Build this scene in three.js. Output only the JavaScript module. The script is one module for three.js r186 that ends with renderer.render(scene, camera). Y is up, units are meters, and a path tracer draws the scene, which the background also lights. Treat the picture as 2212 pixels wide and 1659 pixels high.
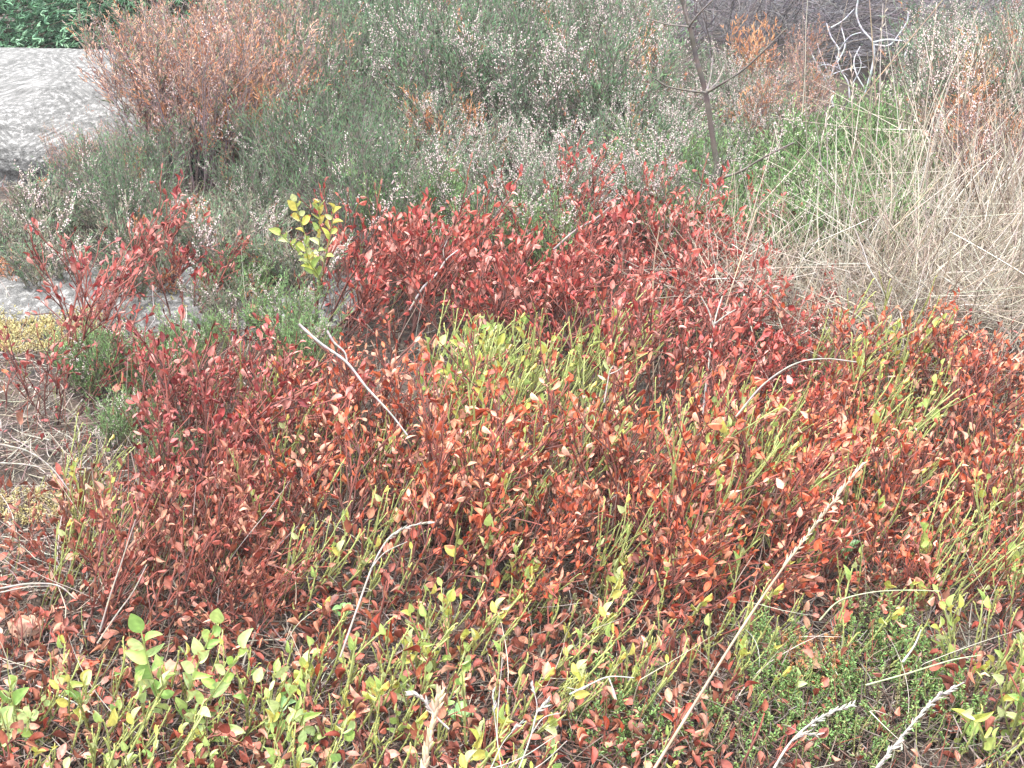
import * as THREE from 'three';
import { ImprovedNoise } from 'three/addons/math/ImprovedNoise.js';

// ---------------------------------------------------------------- camera, sky, sun, exposure
const scene = new THREE.Scene();
const CAM_H = 1.0, PITCH = 22 * Math.PI / 180, VFOV = 33;
const camera = new THREE.PerspectiveCamera(VFOV, 4 / 3, 0.05, 200);
camera.position.set(0, CAM_H, 0);
camera.rotation.set(-PITCH, 0, 0);
camera.updateMatrixWorld(true);
scene.add(camera);

const renderer = new THREE.WebGLRenderer({ antialias: true });
renderer.toneMapping = THREE.LinearToneMapping;
renderer.toneMappingExposure = 4.8;
renderer.shadowMap.enabled = true;

{ // an even overcast sky, brighter overhead
  const W = 64, H = 32, d = new Float32Array(W * H * 4);
  for (let j = 0; j < H; j++) for (let i = 0; i < W; i++) {
    const s = Math.sin(((j + 0.5) / H - 0.5) * Math.PI), k = (j * W + i) * 4;
    const L = s > 0 ? 1.05 * (1 + 2 * s) / 3 : 0.35;
    d[k] = L * 0.97; d[k + 1] = L * 0.99; d[k + 2] = L * 1.03; d[k + 3] = 1;
  }
  const t = new THREE.DataTexture(d, W, H, THREE.RGBAFormat, THREE.FloatType);
  t.mapping = THREE.EquirectangularReflectionMapping; t.magFilter = THREE.LinearFilter; t.needsUpdate = true;
  scene.background = t; scene.environment = t;
}
const sun = new THREE.DirectionalLight(new THREE.Color(1, 0.96, 0.9), 1.5);
sun.position.set(-2.5, 7, -3.2); sun.castShadow = true; sun.shadow.radius = 26;
sun.shadow.camera.left = -8; sun.shadow.camera.right = 8; sun.shadow.camera.top = 8; sun.shadow.camera.bottom = -8;
sun.shadow.mapSize.set(4096, 4096);
sun.target.position.set(0, 0, -3.5); sun.name = 'sun';
scene.add(sun, sun.target);

// ---------------------------------------------------------------- helpers
function mulberry(seed) { return () => { seed = (seed + 0x6d2b79f5) | 0; let t = Math.imul(seed ^ (seed >>> 15), 1 | seed); t = (t + Math.imul(t ^ (t >>> 7), 61 | t)) ^ t; return ((t ^ (t >>> 14)) >>> 0) / 4294967296; }; }
let R = mulberry(11);
const rr = (a, b) => a + (b - a) * R();
const pick = (a) => a[Math.floor(R() * a.length) % a.length];
const V = (x = 0, y = 0, z = 0) => new THREE.Vector3(x, y, z);
const noise = new ImprovedNoise();
const n2 = (x, y, s = 0) => noise.noise(x, y, s);
const lerp = THREE.MathUtils.lerp, clamp = THREE.MathUtils.clamp;
const smooth = (a, b, x) => { const t = clamp((x - a) / (b - a), 0, 1); return t * t * (3 - 2 * t); };
function randDir() { const z = rr(-1, 1), a = rr(0, 6.2832), s = Math.sqrt(1 - z * z); return V(s * Math.cos(a), z, s * Math.sin(a)); }

// the photograph's layout was measured on a 2212 x 1659 view of it
const PW = 2212, PH = 1659, TY = Math.tan(VFOV * Math.PI / 360), TX = TY * 4 / 3;
const CP = Math.cos(PITCH), SP = Math.sin(PITCH);
function ray(px, py) {
  const a = (px / PW * 2 - 1) * TX, b = (1 - py / PH * 2) * TY;
  return V(a, b * CP - SP, -CP - b * SP).normalize();
}
const at = (px, py, d) => ray(px, py).multiplyScalar(d).add(camera.position);
function project(p) {
  const y = p.y - CAM_H, f = -p.z * CP - y * SP, u = y * CP - p.z * SP;
  return [((p.x / f) / TX + 1) / 2 * PW, (1 - (u / f) / TY) / 2 * PH, f];
}
function groundY(x, z) {
  let y = 0.035 * n2(x * 0.9, z * 0.9, 3.1) + 0.022 * n2(x * 2.7, z * 2.7, 7.7) + 0.008 * n2(x * 9, z * 9, 1.3);
  y += 0.04 * Math.exp(-((x - 0.2) ** 2 / 0.8 + (z + 2.9) ** 2 / 0.5));        // the bilberry hummock
  y += 0.1 * smooth(4.5, 8, -z);
  return y;
}
function onGround(px, py, h = 0) {                                             // where the line of sight meets the ground (or a height above it)
  const d = ray(px, py); let t = 0.6;
  for (let i = 0; i < 400; i++) { const p = d.clone().multiplyScalar(t).add(camera.position); if (p.y <= groundY(p.x, p.z) + h) return V(p.x, groundY(p.x, p.z), p.z); t += 0.03; }
  const p = d.multiplyScalar(12).add(camera.position); return V(p.x, groundY(p.x, p.z), p.z);
}
function inPoly(x, y, P) { let c = false; for (let i = 0, j = P.length - 1; i < P.length; j = i++) { const [a, b] = P[i], [e, f] = P[j]; if ((b > y) !== (f > y) && x < (e - a) * (y - b) / (f - b) + a) c = !c; } return c; }

class GB {                                                                     // collects triangles with a colour for each vertex
  constructor() { this.p = []; this.c = []; this.i = []; }
  v(x, y, z, c) { this.p.push(x, y, z); this.c.push(c[0], c[1], c[2]); return this.p.length / 3 - 1; }
  tube(pts, r0, r1, sides, col, cap = false, bump = 0) {
    const n = pts.length; let up = V(0.31, 0.2, 0.93), prev = null;
    for (let k = 0; k < n; k++) {
      const t = pts[Math.min(k + 1, n - 1)].clone().sub(pts[Math.max(k - 1, 0)]).normalize();
      let a = up.clone().cross(t); if (a.lengthSq() < 1e-4) a = V(1, 0, 0).cross(t); a.normalize();
      const b = t.clone().cross(a); up = b;
      let r = typeof r0 === 'function' ? r0(k / (n - 1)) : lerp(r0, r1, k / (n - 1));
      if (bump) r *= 1 + bump * (R() - 0.5);
      const c = typeof col === 'function' ? col(k / (n - 1)) : col, row = [];
      for (let s = 0; s < sides; s++) { const q = s / sides * 6.28318, x = Math.cos(q) * r, y = Math.sin(q) * r, o = pts[k]; row.push(this.v(o.x + a.x * x + b.x * y, o.y + a.y * x + b.y * y, o.z + a.z * x + b.z * y, c)); }
      if (prev) for (let s = 0; s < sides; s++) { const s2 = (s + 1) % sides; this.i.push(prev[s], prev[s2], row[s2], prev[s], row[s2], row[s]); }
      prev = row;
    }
    if (cap) { const o = pts[n - 1], c = typeof col === 'function' ? col(1) : col, m = this.v(o.x, o.y, o.z, c); for (let s = 0; s < sides; s++) this.i.push(prev[s], prev[(s + 1) % sides], m); }
    return this;
  }
  geo(g, m, col) {
    const base = this.p.length / 3, P = g.attributes.position, C = g.attributes.color, w = V();
    for (let k = 0; k < P.count; k++) { w.fromBufferAttribute(P, k).applyMatrix4(m); this.v(w.x, w.y, w.z, C ? [C.getX(k) * col[0], C.getY(k) * col[1], C.getZ(k) * col[2]] : col); }
    const I = g.index.array; for (let k = 0; k < I.length; k++) this.i.push(I[k] + base);
    return this;
  }
  build() {
    const g = new THREE.BufferGeometry();
    g.setAttribute('position', new THREE.Float32BufferAttribute(this.p, 3));
    g.setAttribute('color', new THREE.Float32BufferAttribute(this.c, 3));
    g.setIndex(this.i); g.computeVertexNormals(); return g;
  }
}
const taken = {};
function numbered(n) { if (taken[n] === undefined) { taken[n] = 0; return n; } taken[n]++; return n + '_' + String(taken[n]).padStart(3, '0'); }
function shade(o) { o.traverse((m) => { if (m.isMesh) { m.castShadow = true; m.receiveShadow = true; } }); return o; }
function tag(o, label, category, group, kind) { if (label) o.userData.label = label; if (category) o.userData.category = category; if (group) o.userData.group = group; if (kind) o.userData.kind = kind; return o; }
function thing(name, p = V()) { const o = new THREE.Group(); o.name = numbered(name); o.position.copy(p); scene.add(o); return o; }
function part(name, g, m, parent, kind) { const o = new THREE.Mesh(g, m); o.name = name; if (kind) o.userData.kind = kind; parent.add(o); return o; }
function mat(rgb, rough = 0.7, extra = {}) { const c = new THREE.Color(); c.setRGB(rgb[0], rgb[1], rgb[2]); return new THREE.MeshPhysicalMaterial({ color: c, roughness: rough, vertexColors: true, side: THREE.DoubleSide, ...extra }); }
const jit = (c, a = 0.15) => { const k = 1 + rr(-a, a); return [c[0] * k * (1 + rr(-a, a) * 0.4), c[1] * k * (1 + rr(-a, a) * 0.4), c[2] * k * (1 + rr(-a, a) * 0.4)]; };

// labels that say which one: nearest landmark, side, and rank
const LAND = [['granite boulder', 150, 250], ['forked white twig', 760, 790], ['bare pine sapling', 1555, 330], ['long diagonal straw', 1640, 1320], ['big light green sprig', 390, 1470],
  ['crowberry mat', 1850, 1470], ['pale rock slab', 230, 690], ['dry grass tangle', 2010, 560], ['yellow sprig', 665, 540], ['grey dead brush', 1690, 60], ['rusty dead heather', 400, 110],
  ['paired lime leaves', 1157, 960], ['bent grey stick', 940, 600], ['forked white grass', 1160, 1560], ['yellow mossy patch', 60, 740], ['green stem clump', 1450, 950], ['pale leaning stick', 1250, 500], ['white dead shrub', 1850, 130], ['curled red leaf', 1820, 1390], ['tan dead leaf', 1740, 1480], ['brown seed head', 935, 1590], ['arching pale stalk', 840, 1190], ['wide crowberry clump', 1340, 1600]];
const waiting = [];
function labelLater(o, what, category, group, p) { o.userData.category = category; o.userData.group = group; waiting.push([o, what, p]); }
const ONES = ['', 'second ', 'third ', 'fourth ', 'fifth ', 'sixth ', 'seventh ', 'eighth ', 'ninth ', 'tenth ', 'eleventh ', 'twelfth ', 'thirteenth ', 'fourteenth ', 'fifteenth ', 'sixteenth ', 'seventeenth ', 'eighteenth ', 'nineteenth ', 'twentieth '];
const ORD = (k) => (ONES[k] ?? 'twenty-' + (ONES[k - 20] || 'first ')) + 'nearest ';
function giveLabels() {
  const sets = {};
  for (const [o, what, p] of waiting) {
    const [x, y] = project(p); let best = null, bd = 1e9;
    for (const l of LAND) { const d = Math.hypot(x - l[1], (y - l[2]) * 1.3); if (d < bd) { bd = d; best = l; } }
    const dx = x - best[1], dy = (y - best[2]) * 1.3, side = Math.abs(dx) > Math.abs(dy) ? (dx > 0 ? 'right of' : 'left of') : (dy > 0 ? 'in front of' : 'behind');
    (sets[what + '|' + side + '|' + best[0]] ??= []).push([bd, o, what, side, best[0]]);
  }
  for (const s of Object.values(sets)) {
    s.sort((a, b) => a[0] - b[0]);
    s.forEach(([, o, what, side, land], k) => { o.userData.label = (s.length > 1 ? ORD(k) : '') + `${what} ${side} the ${land}`; });
  }
}

// ---------------------------------------------------------------- textures
function tex(size, f, srgb = true) {
  const d = new Uint8Array(size * size * 4);
  for (let j = 0; j < size; j++) for (let i = 0; i < size; i++) { const c = f(i / size, j / size, i, j), k = (j * size + i) * 4; for (let q = 0; q < 3; q++) d[k + q] = clamp(c[q], 0, 1) * 255; d[k + 3] = 255; }
  const t = new THREE.DataTexture(d, size, size); t.wrapS = t.wrapT = THREE.RepeatWrapping; t.magFilter = THREE.LinearFilter; t.minFilter = THREE.LinearMipmapLinearFilter; if (srgb) t.colorSpace = THREE.SRGBColorSpace; t.needsUpdate = true; return t;
}
// noise that wraps at the tile's edge
function tn(u, v, f, s) { const a = u * 6.28318, b = v * 6.28318, r = f / 6.28318; return noise.noise(Math.cos(a) * r + s, Math.sin(a) * r + Math.cos(b) * r * 1.3, Math.sin(b) * r * 1.3 + s * 2); }
R = mulberry(5);
const groundTex = tex(512, (u, v) => { const a = tn(u, v, 6, 1), b = tn(u, v, 22, 4), c = R(); const k = 0.21 + 0.1 * a + 0.12 * b + 0.16 * (c - 0.5); return [k * 1.08, k * 0.9, k * 0.78]; });
const groundBump = tex(512, (u, v) => { const k = 0.5 + 0.3 * tn(u, v, 16, 9) + 0.3 * tn(u, v, 60, 2) + 0.15 * (R() - 0.5); return [k, k, k]; }, false);
const rockTex = tex(1024, (u, v) => {
  const a = tn(u, v, 5, 2), b = tn(u, v, 28, 6), c = tn(u, v, 80, 3), g = R();
  let k = 0.37 + 0.06 * a + 0.06 * b + 0.12 * c + 0.26 * (g - 0.5);
  if (b + 0.6 * c > 0.3) k += 0.09;                                           // pale lichen crusts
  if (c - 0.5 * b > 0.38 || g < 0.05) k -= 0.15;                               // dark mineral grains and lichen
  return [k * 1.0, k * 0.99, k * 0.98];
});
const rockBump = tex(512, (u, v) => { const k = 0.5 + 0.35 * tn(u, v, 24, 6) + 0.25 * tn(u, v, 70, 3) + 0.15 * (R() - 0.5); return [k, k, k]; }, false);

// ---------------------------------------------------------------- ground
R = mulberry(21);
{
  const xs = [], zs = [];
  for (let x = -60; x < -5; x += 5) xs.push(x); for (let x = -5; x <= 5; x += 0.05) xs.push(x); for (let x = 10; x <= 60; x += 5) xs.push(x);
  for (let z = 8; z > 0; z -= 2) zs.push(z); for (let z = 0; z > -10; z -= 0.05) zs.push(z); for (let z = -12; z >= -90; z -= 6) zs.push(z);
  const p = [], uv = [], idx = [], nx = xs.length;
  for (const z of zs) for (const x of xs) { p.push(x, groundY(x, z), z); uv.push(x / 0.7, z / 0.7); }
  for (let j = 0; j < zs.length - 1; j++) for (let i = 0; i < nx - 1; i++) { const a = j * nx + i; idx.push(a, a + 1, a + nx, a + 1, a + nx + 1, a + nx); }
  const g = new THREE.BufferGeometry(); g.setAttribute('position', new THREE.Float32BufferAttribute(p, 3)); g.setAttribute('uv', new THREE.Float32BufferAttribute(uv, 2)); g.setIndex(idx); g.computeVertexNormals();
  const m = new THREE.Mesh(g, new THREE.MeshStandardMaterial({ map: groundTex, bumpMap: groundBump, bumpScale: 0.006, roughness: 0.95, side: THREE.DoubleSide })); m.name = 'ground'; m.userData.kind = 'structure'; scene.add(m);
}
const rockMat = new THREE.MeshStandardMaterial({ map: rockTex, bumpMap: rockBump, bumpScale: 0.004, roughness: 0.9 });
function boulder(name, c, s, power, seed, cut, label, category, segs = 120) {
  const g = new THREE.SphereGeometry(1, segs * 1.5, segs), P = g.attributes.position, uv = g.attributes.uv, w = V();
  for (let k = 0; k < P.count; k++) {
    w.fromBufferAttribute(P, k);
    const sg = (x) => Math.sign(x) * Math.pow(Math.abs(x), power); let q = V(sg(w.x), sg(w.y), sg(w.z));
    const f = 1 + 0.10 * noise.noise(w.x * 1.6 + seed, w.y * 1.6, w.z * 1.6) + 0.03 * noise.noise(w.x * 6, w.y * 6 + seed, w.z * 6) + 0.010 * noise.noise(w.x * 19, w.y * 19, w.z * 19 + seed) + 0.005 * noise.noise(w.x * 47, w.y * 47, w.z * 47 + seed);
    q.multiplyScalar(f); cut?.(q);
    P.setXYZ(k, q.x * s[0], q.y * s[1], q.z * s[2]);
    uv.setXY(k, (q.x * s[0]) / 0.45, (q.y * s[1] - q.z * s[2] * 0.4) / 0.45);
  }
  g.computeVertexNormals();
  const m = new THREE.Mesh(g, rockMat); m.name = numbered(name); m.position.copy(c); scene.add(m); return tag(m, label, category);
}
// the granite boulder slopes up and back; its front edge overhangs
boulder('granite_boulder', V(-2.2, groundY(-2.1, -5.0) + 0.005, -4.98), [1.6, 0.3, 0.8], 0.86, 4.2, (q) => { if (q.y < 0) { q.z -= 0.18 * Math.min(1, -q.y * 2) * (q.z > 0 ? 1 : 0); } q.y += 0.06 * -q.z; }, 'large pale granite boulder speckled with lichen behind the heather', 'boulder');
boulder('small_boulder', V(-1.92, groundY(-1.9, -4.0) - 0.03, -3.92), [0.3, 0.1, 0.16], 0.8, 9.1, null, 'small grey stone tucked under the front edge of the granite boulder', 'stone', 40);
boulder('rock_slab', V(-0.82, groundY(-0.8, -2.95) - 0.045, -2.92), [0.52, 0.085, 0.24], 0.75, 2.4, null, 'flat pale grey rock slab among the red bilberries', 'rock', 70);
boulder('rock_slab', V(-1.25, groundY(-1.2, -2.7) - 0.035, -2.72), [0.26, 0.06, 0.2], 0.8, 6.4, null, 'low pale rock edged by yellow moss at the left border', 'rock', 50);

// ---------------------------------------------------------------- leaf shapes
function leafGeo({ wid = 0.6, fold = 0.3, curl = 0.2, twist = 0, roll = 0, rows = 6, widest = 0.45, spots = 0.2, tip = null, pet = 0.06, ragged = 0 }) {
  const g = new GB(); const cols = 4; let prev = null;
  const brown = [0.62, 0.32, 0.2];
  for (let k = 0; k <= rows; k++) {
    const u = k / rows, e = Math.log(0.5) / Math.log(widest), w = wid / 2 * Math.pow(Math.max(0, Math.sin(Math.PI * Math.pow(u, e))), 0.8);
    const zc = pet + u * (1 - pet), row = [], ang = curl * u, yc = Math.sin(ang) * u * 0.5, zz = zc * (1 - 0.12 * Math.abs(curl) * u);
    for (let c = 0; c <= cols; c++) {
      const s = c / cols * 2 - 1; let x = s * w * (1 - ragged * R() * Math.abs(s)), y = Math.abs(s) * w * fold * 1.6 - roll * s * s * w * 1.4; x *= Math.sqrt(Math.max(0.15, 1 - Math.min(0.85, (fold * fold + roll * roll) * 0.7)));
      const tw = twist * u, ct = Math.cos(tw), st = Math.sin(tw);
      const rib = Math.abs(s) < 0.1 ? 1.12 : 0.98; let q = rib * (1 + spots * (R() - 0.5)); let col = [q, q, q];
      if (tip && (u > tip.from || (tip.edge && Math.abs(s) > 0.9 && R() < tip.edge))) col = [tip.c[0] * q, tip.c[1] * q, tip.c[2] * q];
      row.push(g.v(x * ct - y * st, x * st + y * ct + yc, zz, col));
    }
    if (prev) for (let c = 0; c < cols; c++) g.i.push(prev[c], row[c], row[c + 1], prev[c], row[c + 1], prev[c + 1]);
    prev = row;
  }
  return g.build();
}
R = mulberry(31);
const RED_LEAVES = [
  leafGeo({ wid: 0.52, fold: 0.4, curl: 0.5, spots: 0.6 }), leafGeo({ wid: 0.5, fold: 1.0, curl: -0.6, spots: 0.6 }), leafGeo({ wid: 0.4, fold: 1.3, curl: 0.9, twist: 0.9, spots: 0.6 }),
  leafGeo({ wid: 0.56, roll: 1.2, fold: 0, curl: -0.9, twist: 0.4, spots: 0.7, ragged: 0.2 }), leafGeo({ wid: 0.46, roll: -1, fold: 0.3, curl: 1.2, twist: -1, spots: 0.6 }), leafGeo({ wid: 0.56, fold: 0.6, curl: -1.3, twist: 1.2, spots: 0.6, ragged: 0.35 }),
  leafGeo({ wid: 0.54, fold: 0.25, curl: 0.3, spots: 0.5, tip: { from: 0.7, c: [0.55, 0.45, 0.45] } }), leafGeo({ wid: 0.34, roll: 1.4, curl: 0.6, twist: 1.5, spots: 0.6 }), leafGeo({ wid: 0.32, fold: 1.4, curl: -1, twist: -1.2, spots: 0.6, ragged: 0.2 }), leafGeo({ wid: 0.28, roll: -1.4, curl: 0.9, twist: 0.6, spots: 0.6 }), leafGeo({ wid: 0.62, fold: 0.15, curl: -0.3, spots: 0.7, ragged: 0.3, tip: { from: 2, c: [0.5, 0.4, 0.4], edge: 0.5 } }),
];
const BR = [0.75, 0.2, 0.22];
const GREEN_LEAVES = [
  leafGeo({ wid: 0.58, fold: 0.2, curl: 0.2, spots: 0.4, rows: 9 }), leafGeo({ wid: 0.62, fold: 0.5, curl: -0.3, spots: 0.4, rows: 9 }), leafGeo({ wid: 0.52, fold: 0.15, curl: 0.45, twist: 0.4, spots: 0.35, rows: 9 }),
  leafGeo({ wid: 0.64, fold: 0.35, curl: -0.6, twist: -0.5, spots: 0.45, rows: 9, ragged: 0.2 }), leafGeo({ wid: 0.6, fold: 0.35, curl: 0.3, spots: 0.4, rows: 9, tip: { from: 0.8, c: BR, edge: 0.25 } }), leafGeo({ wid: 0.54, fold: 0.7, curl: 0.7, twist: 0.6, spots: 0.4, rows: 9, tip: { from: 2, c: BR, edge: 0.3 } }), leafGeo({ wid: 0.44, fold: 0.8, curl: -0.8, twist: 0.5, spots: 0.4, rows: 9 }),
];
const LT = {}, GT = { transmission: 0.3, thickness: 0, ior: 1.35, clearcoat: 0.35, clearcoatRoughness: 0.45 };
const RED_M = [[0.50, 0.105, 0.045], [0.42, 0.08, 0.04], [0.54, 0.16, 0.08], [0.34, 0.07, 0.042], [0.48, 0.22, 0.13], [0.58, 0.32, 0.23], [0.46, 0.14, 0.06]].map((c) => mat(c, 0.5, LT));
const CRIM_M = [[0.45, 0.075, 0.06], [0.36, 0.055, 0.05], [0.48, 0.11, 0.08], [0.28, 0.05, 0.05], [0.46, 0.17, 0.14], [0.55, 0.27, 0.23], [0.42, 0.1, 0.07]].map((c) => mat(c, 0.5, LT));
const DARK_M = [[0.32, 0.05, 0.048], [0.25, 0.04, 0.042], [0.38, 0.075, 0.06], [0.19, 0.035, 0.038], [0.36, 0.12, 0.1], [0.46, 0.2, 0.17], [0.3, 0.07, 0.055]].map((c) => mat(c, 0.5, LT));
const BROWN_M = [[0.30, 0.09, 0.05], [0.24, 0.075, 0.05], [0.36, 0.15, 0.09], [0.20, 0.06, 0.045], [0.42, 0.21, 0.14], [0.33, 0.07, 0.05], [0.26, 0.11, 0.07]].map((c) => mat(c, 0.6, LT));
const GREEN_M = [[0.34, 0.48, 0.12], [0.42, 0.54, 0.17], [0.24, 0.39, 0.1], [0.52, 0.6, 0.27], [0.38, 0.5, 0.2]].map((c) => mat(c, 0.95, GT));
const YEL_M = [[0.45, 0.48, 0.1], [0.4, 0.47, 0.13], [0.48, 0.43, 0.1], [0.5, 0.55, 0.26], [0.3, 0.41, 0.11]].map((c) => mat(c, 0.95, GT));
const BLUE_M = [[0.17, 0.3, 0.11], [0.24, 0.37, 0.17], [0.13, 0.25, 0.08]].map((c) => mat(c, 0.32));
const STEM_RED = mat([1, 1, 1], 0.75), STEM_GREEN = mat([1, 1, 1], 0.6), WOOD = mat([1, 1, 1], 0.85), STRAW = mat([1, 1, 1], 0.7), HEATH = mat([1, 1, 1], 0.8), NEEDLE = mat([1, 1, 1], 0.6);

function leafMatrix(p, dir, up, len) {
  const z = dir.clone().normalize(), x = up.clone().cross(z); if (x.lengthSq() < 1e-5) x.set(1, 0, 0); x.normalize(); const y = z.clone().cross(x);
  return new THREE.Matrix4().makeBasis(x, y, z).scale(V(len, len, len)).setPosition(p);
}
function addLeaf(parent, geos, mats, p, dir, up, len, name = 'leaf') {
  const k = Math.floor(R() * mats.length), m = new THREE.Mesh(pick(geos), mats[k]); m.name = name; m.userData.tone = k;
  leafMatrix(p, dir, up, len).decompose(m.position, m.quaternion, m.scale); parent.add(m); return m;
}
function wander(p0, dir, len, n, bend, up = 0.1) {                             // a twig's course: small kinks, turning slowly upward
  const pts = [p0.clone()], d = dir.clone().normalize(); let p = p0.clone();
  for (let k = 0; k < n; k++) { d.addScaledVector(randDir(), bend); d.y += up; d.normalize(); p = p.clone().addScaledVector(d, len / n); pts.push(p); }
  return pts;
}

// ---------------------------------------------------------------- red bilberry bushes
function redBush(h, opt = {}) {
  const o = new THREE.Group(), lean = opt.lean ?? V(0.5, 0, 0), nS = opt.stems ?? 4, every = opt.every ?? 0.021, big = opt.big ?? 1;
  for (let s = 0; s < nS; s++) {
    const g = new GB(), a = rr(0, 6.283), base = V(Math.cos(a) * 0.03 * R(), -0.012, Math.sin(a) * 0.03 * R());
    const col = (t) => { const k = 0.8 + 0.4 * R(); return [lerp(0.07, 0.27, t) * k, lerp(0.038, 0.07, t) * k, lerp(0.035, 0.05, t) * k]; };
    const dir = V(lean.x + Math.cos(a) * 0.55, 1, lean.z + Math.sin(a) * 0.55), main = wander(base, dir, h * rr(0.8, 1.15), 7, 0.16, 0.02);
    g.tube(main, 0.0024, 0.001, 4, col);
    const twigs = [[main, 0.5]];
    for (let k = 2; k < 7; k++) for (let b = 0; b < (R() < (opt.few ? -0.1 : 0.6) ? 2 : opt.few && R() < 0.35 ? 0 : 1); b++) {
      const d = main[k + 1 > 7 ? 7 : k].clone().sub(main[k - 1]).normalize().addScaledVector(randDir(), 0.62); d.y = Math.abs(d.y) * 0.8 + 0.2;
      const t = wander(main[k], d, h * rr(0.24, 0.48), 4, 0.22, 0.05); g.tube(t, 0.0015, 0.0008, 3, col); twigs.push([t, 0.25]);
      if (R() < 0.65) { const d2 = t[3].clone().sub(t[2]).normalize().addScaledVector(randDir(), 0.9); d2.y = Math.abs(d2.y); const t2 = wander(t[2], d2, h * rr(0.12, 0.22), 3, 0.2, 0.05); g.tube(t2, 0.0011, 0.0007, 3, col); twigs.push([t2, 0]); }
    }
    part('stem', g.build(), STEM_RED, o);
    for (const [t, from] of twigs) {
      let L = 0; for (let k = 1; k < t.length; k++) L += t[k].distanceTo(t[k - 1]);
      for (let q = L * from + every * R(); q <= L; q += every * rr(0.6, 1.4)) {
        const f = Math.min(q / L, 0.999) * (t.length - 1), k = Math.floor(f), p = t[k].clone().lerp(t[k + 1], f - k), d = t[k + 1].clone().sub(t[k]).normalize();
        const side = randDir(); d.multiplyScalar(0.85).addScaledVector(side, 0.5); d.x += 0.12;
        const up = V(rr(-0.9, 0.9), 1, rr(-0.9, 0.9)); addLeaf(o, RED_LEAVES, RED_M, p, d, up, big * (R() < 0.22 ? rr(0.019, 0.026) : rr(0.008, 0.018)));
      }
      if (opt.few && R() < opt.few) continue;
      const e = t[t.length - 1], d = e.clone().sub(t[t.length - 2]); addLeaf(o, RED_LEAVES, RED_M, e, d.normalize().addScaledVector(randDir(), 0.4), randDir().add(V(0, 0.8, 0.4)), big * rr(0.012, 0.02));
    }
  }
  return o;
}
R = mulberry(41);
const RED_PROTO = []; for (let k = 0; k < 9; k++) RED_PROTO.push(redBush(0.21, { stems: k % 3 + 4, lean: V(rr(0.35, 0.9), 0, rr(-0.2, 0.2)), every: 0.05 }));
const LOW_PROTO = []; for (let k = 0; k < 5; k++) LOW_PROTO.push(redBush(0.10, { stems: 2, lean: V(rr(0.1, 0.6), 0, rr(-0.3, 0.3)), every: 0.2, big: 1.25, few: 0.3 }));
function repaint(o, mats) { o.traverse((m) => { if (m.name === 'leaf') m.material = mats[m.userData.tone]; }); }
function placeRed(proto, p, turn, s, mats, what) {
  const o = proto.clone(); o.name = numbered('bilberry_bush'); o.position.copy(p); o.rotation.y = turn; o.scale.setScalar(s); repaint(o, mats); scene.add(o);
  labelLater(o, what, 'bilberry bush', 'red bilberry bushes over the heath', V(p.x, p.y + 0.1 * s, p.z)); return o;
}
// where the thicket stands, as seen: [outline of the canopy, spacing, scale, tones, words]
const THICKET = [
  [[[690, 510], [1000, 530], [1150, 520], [1230, 445], [1400, 440], [1430, 530], [1480, 660], [1300, 700], [1000, 650], [700, 650]], 0.105, [0.95, 1.2], CRIM_M, 'crimson bilberry bush'],
  [[[1430, 520], [1600, 500], [1720, 530], [1740, 620], [1660, 650], [1480, 650]], 0.19, [0.8, 1.1], CRIM_M, 'crimson bilberry bush'],
  [[[1000, 650], [1300, 700], [1480, 640], [1700, 640], [1680, 860], [1330, 880], [1290, 760], [1000, 740]], 0.115, [0.8, 1.1], CRIM_M, 'crimson bilberry bush'],
  [[[1680, 690], [1830, 700], [2230, 770], [2230, 1000], [2000, 960], [1720, 860]], 0.135, [0.8, 1.1], RED_M, 'red bilberry bush'],
  [[[640, 820], [820, 800], [900, 900], [1100, 930], [1340, 900], [1420, 1120], [1300, 1180], [900, 1150], [620, 1050]], 0.088, [0.75, 1.05], RED_M, 'brick red bilberry bush'],
  [[[1420, 1020], [1700, 900], [2230, 960], [2230, 1180], [1800, 1200], [1430, 1180]], 0.1, [0.7, 1.0], RED_M, 'brick red bilberry bush'],
  [[[40, 620], [160, 560], [330, 530], [390, 600], [330, 700], [130, 720]], 0.21, [0.9, 1.15], DARK_M, 'dark crimson bilberry bush'],
  [[[260, 850], [420, 760], [600, 740], [650, 820], [640, 1000], [480, 1090], [300, 1000]], 0.125, [0.85, 1.1], DARK_M, 'dark crimson bilberry bush'],
  [[[0, 730], [130, 760], [120, 880], [0, 860]], 0.26, [0.6, 0.8], DARK_M, 'dark crimson bilberry bush'],
  [[[140, 1080], [300, 1040], [640, 1080], [620, 1200], [420, 1280], [150, 1260]], 0.105, [0.6, 0.85], BROWN_M, 'brownish red bilberry bush'],
  [[[230, 480], [640, 480], [640, 600], [420, 600], [260, 560]], 0.34, [0.6, 0.85], DARK_M, 'dark crimson bilberry bush'],
];
R = mulberry(51);
const reds = [];
for (const [poly, gap, [s0, s1], mats, what] of THICKET) {
  const X = poly.map((q) => q[0]), Y = poly.map((q) => q[1]), mine = [];
  for (let k = 0; k < 1500; k++) {
    const px = rr(Math.min(...X), Math.max(...X)), py = rr(Math.min(...Y), Math.max(...Y)); if (!inPoly(px, py, poly)) continue;
    const p = onGround(px, py, 0.13); if (mine.some((q) => q.distanceTo(p) < gap * rr(0.8, 1.2))) continue;
    if (n2(p.x * 4.3, p.z * 4.3, 5.5) > 0.22 && R() < 0.8) continue;
    mine.push(p); reds.push(placeRed(pick(RED_PROTO), p, rr(-0.7, 0.7), rr(s0 * 0.8, s1 * 1.12), mats, what));
  }
}
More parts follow.
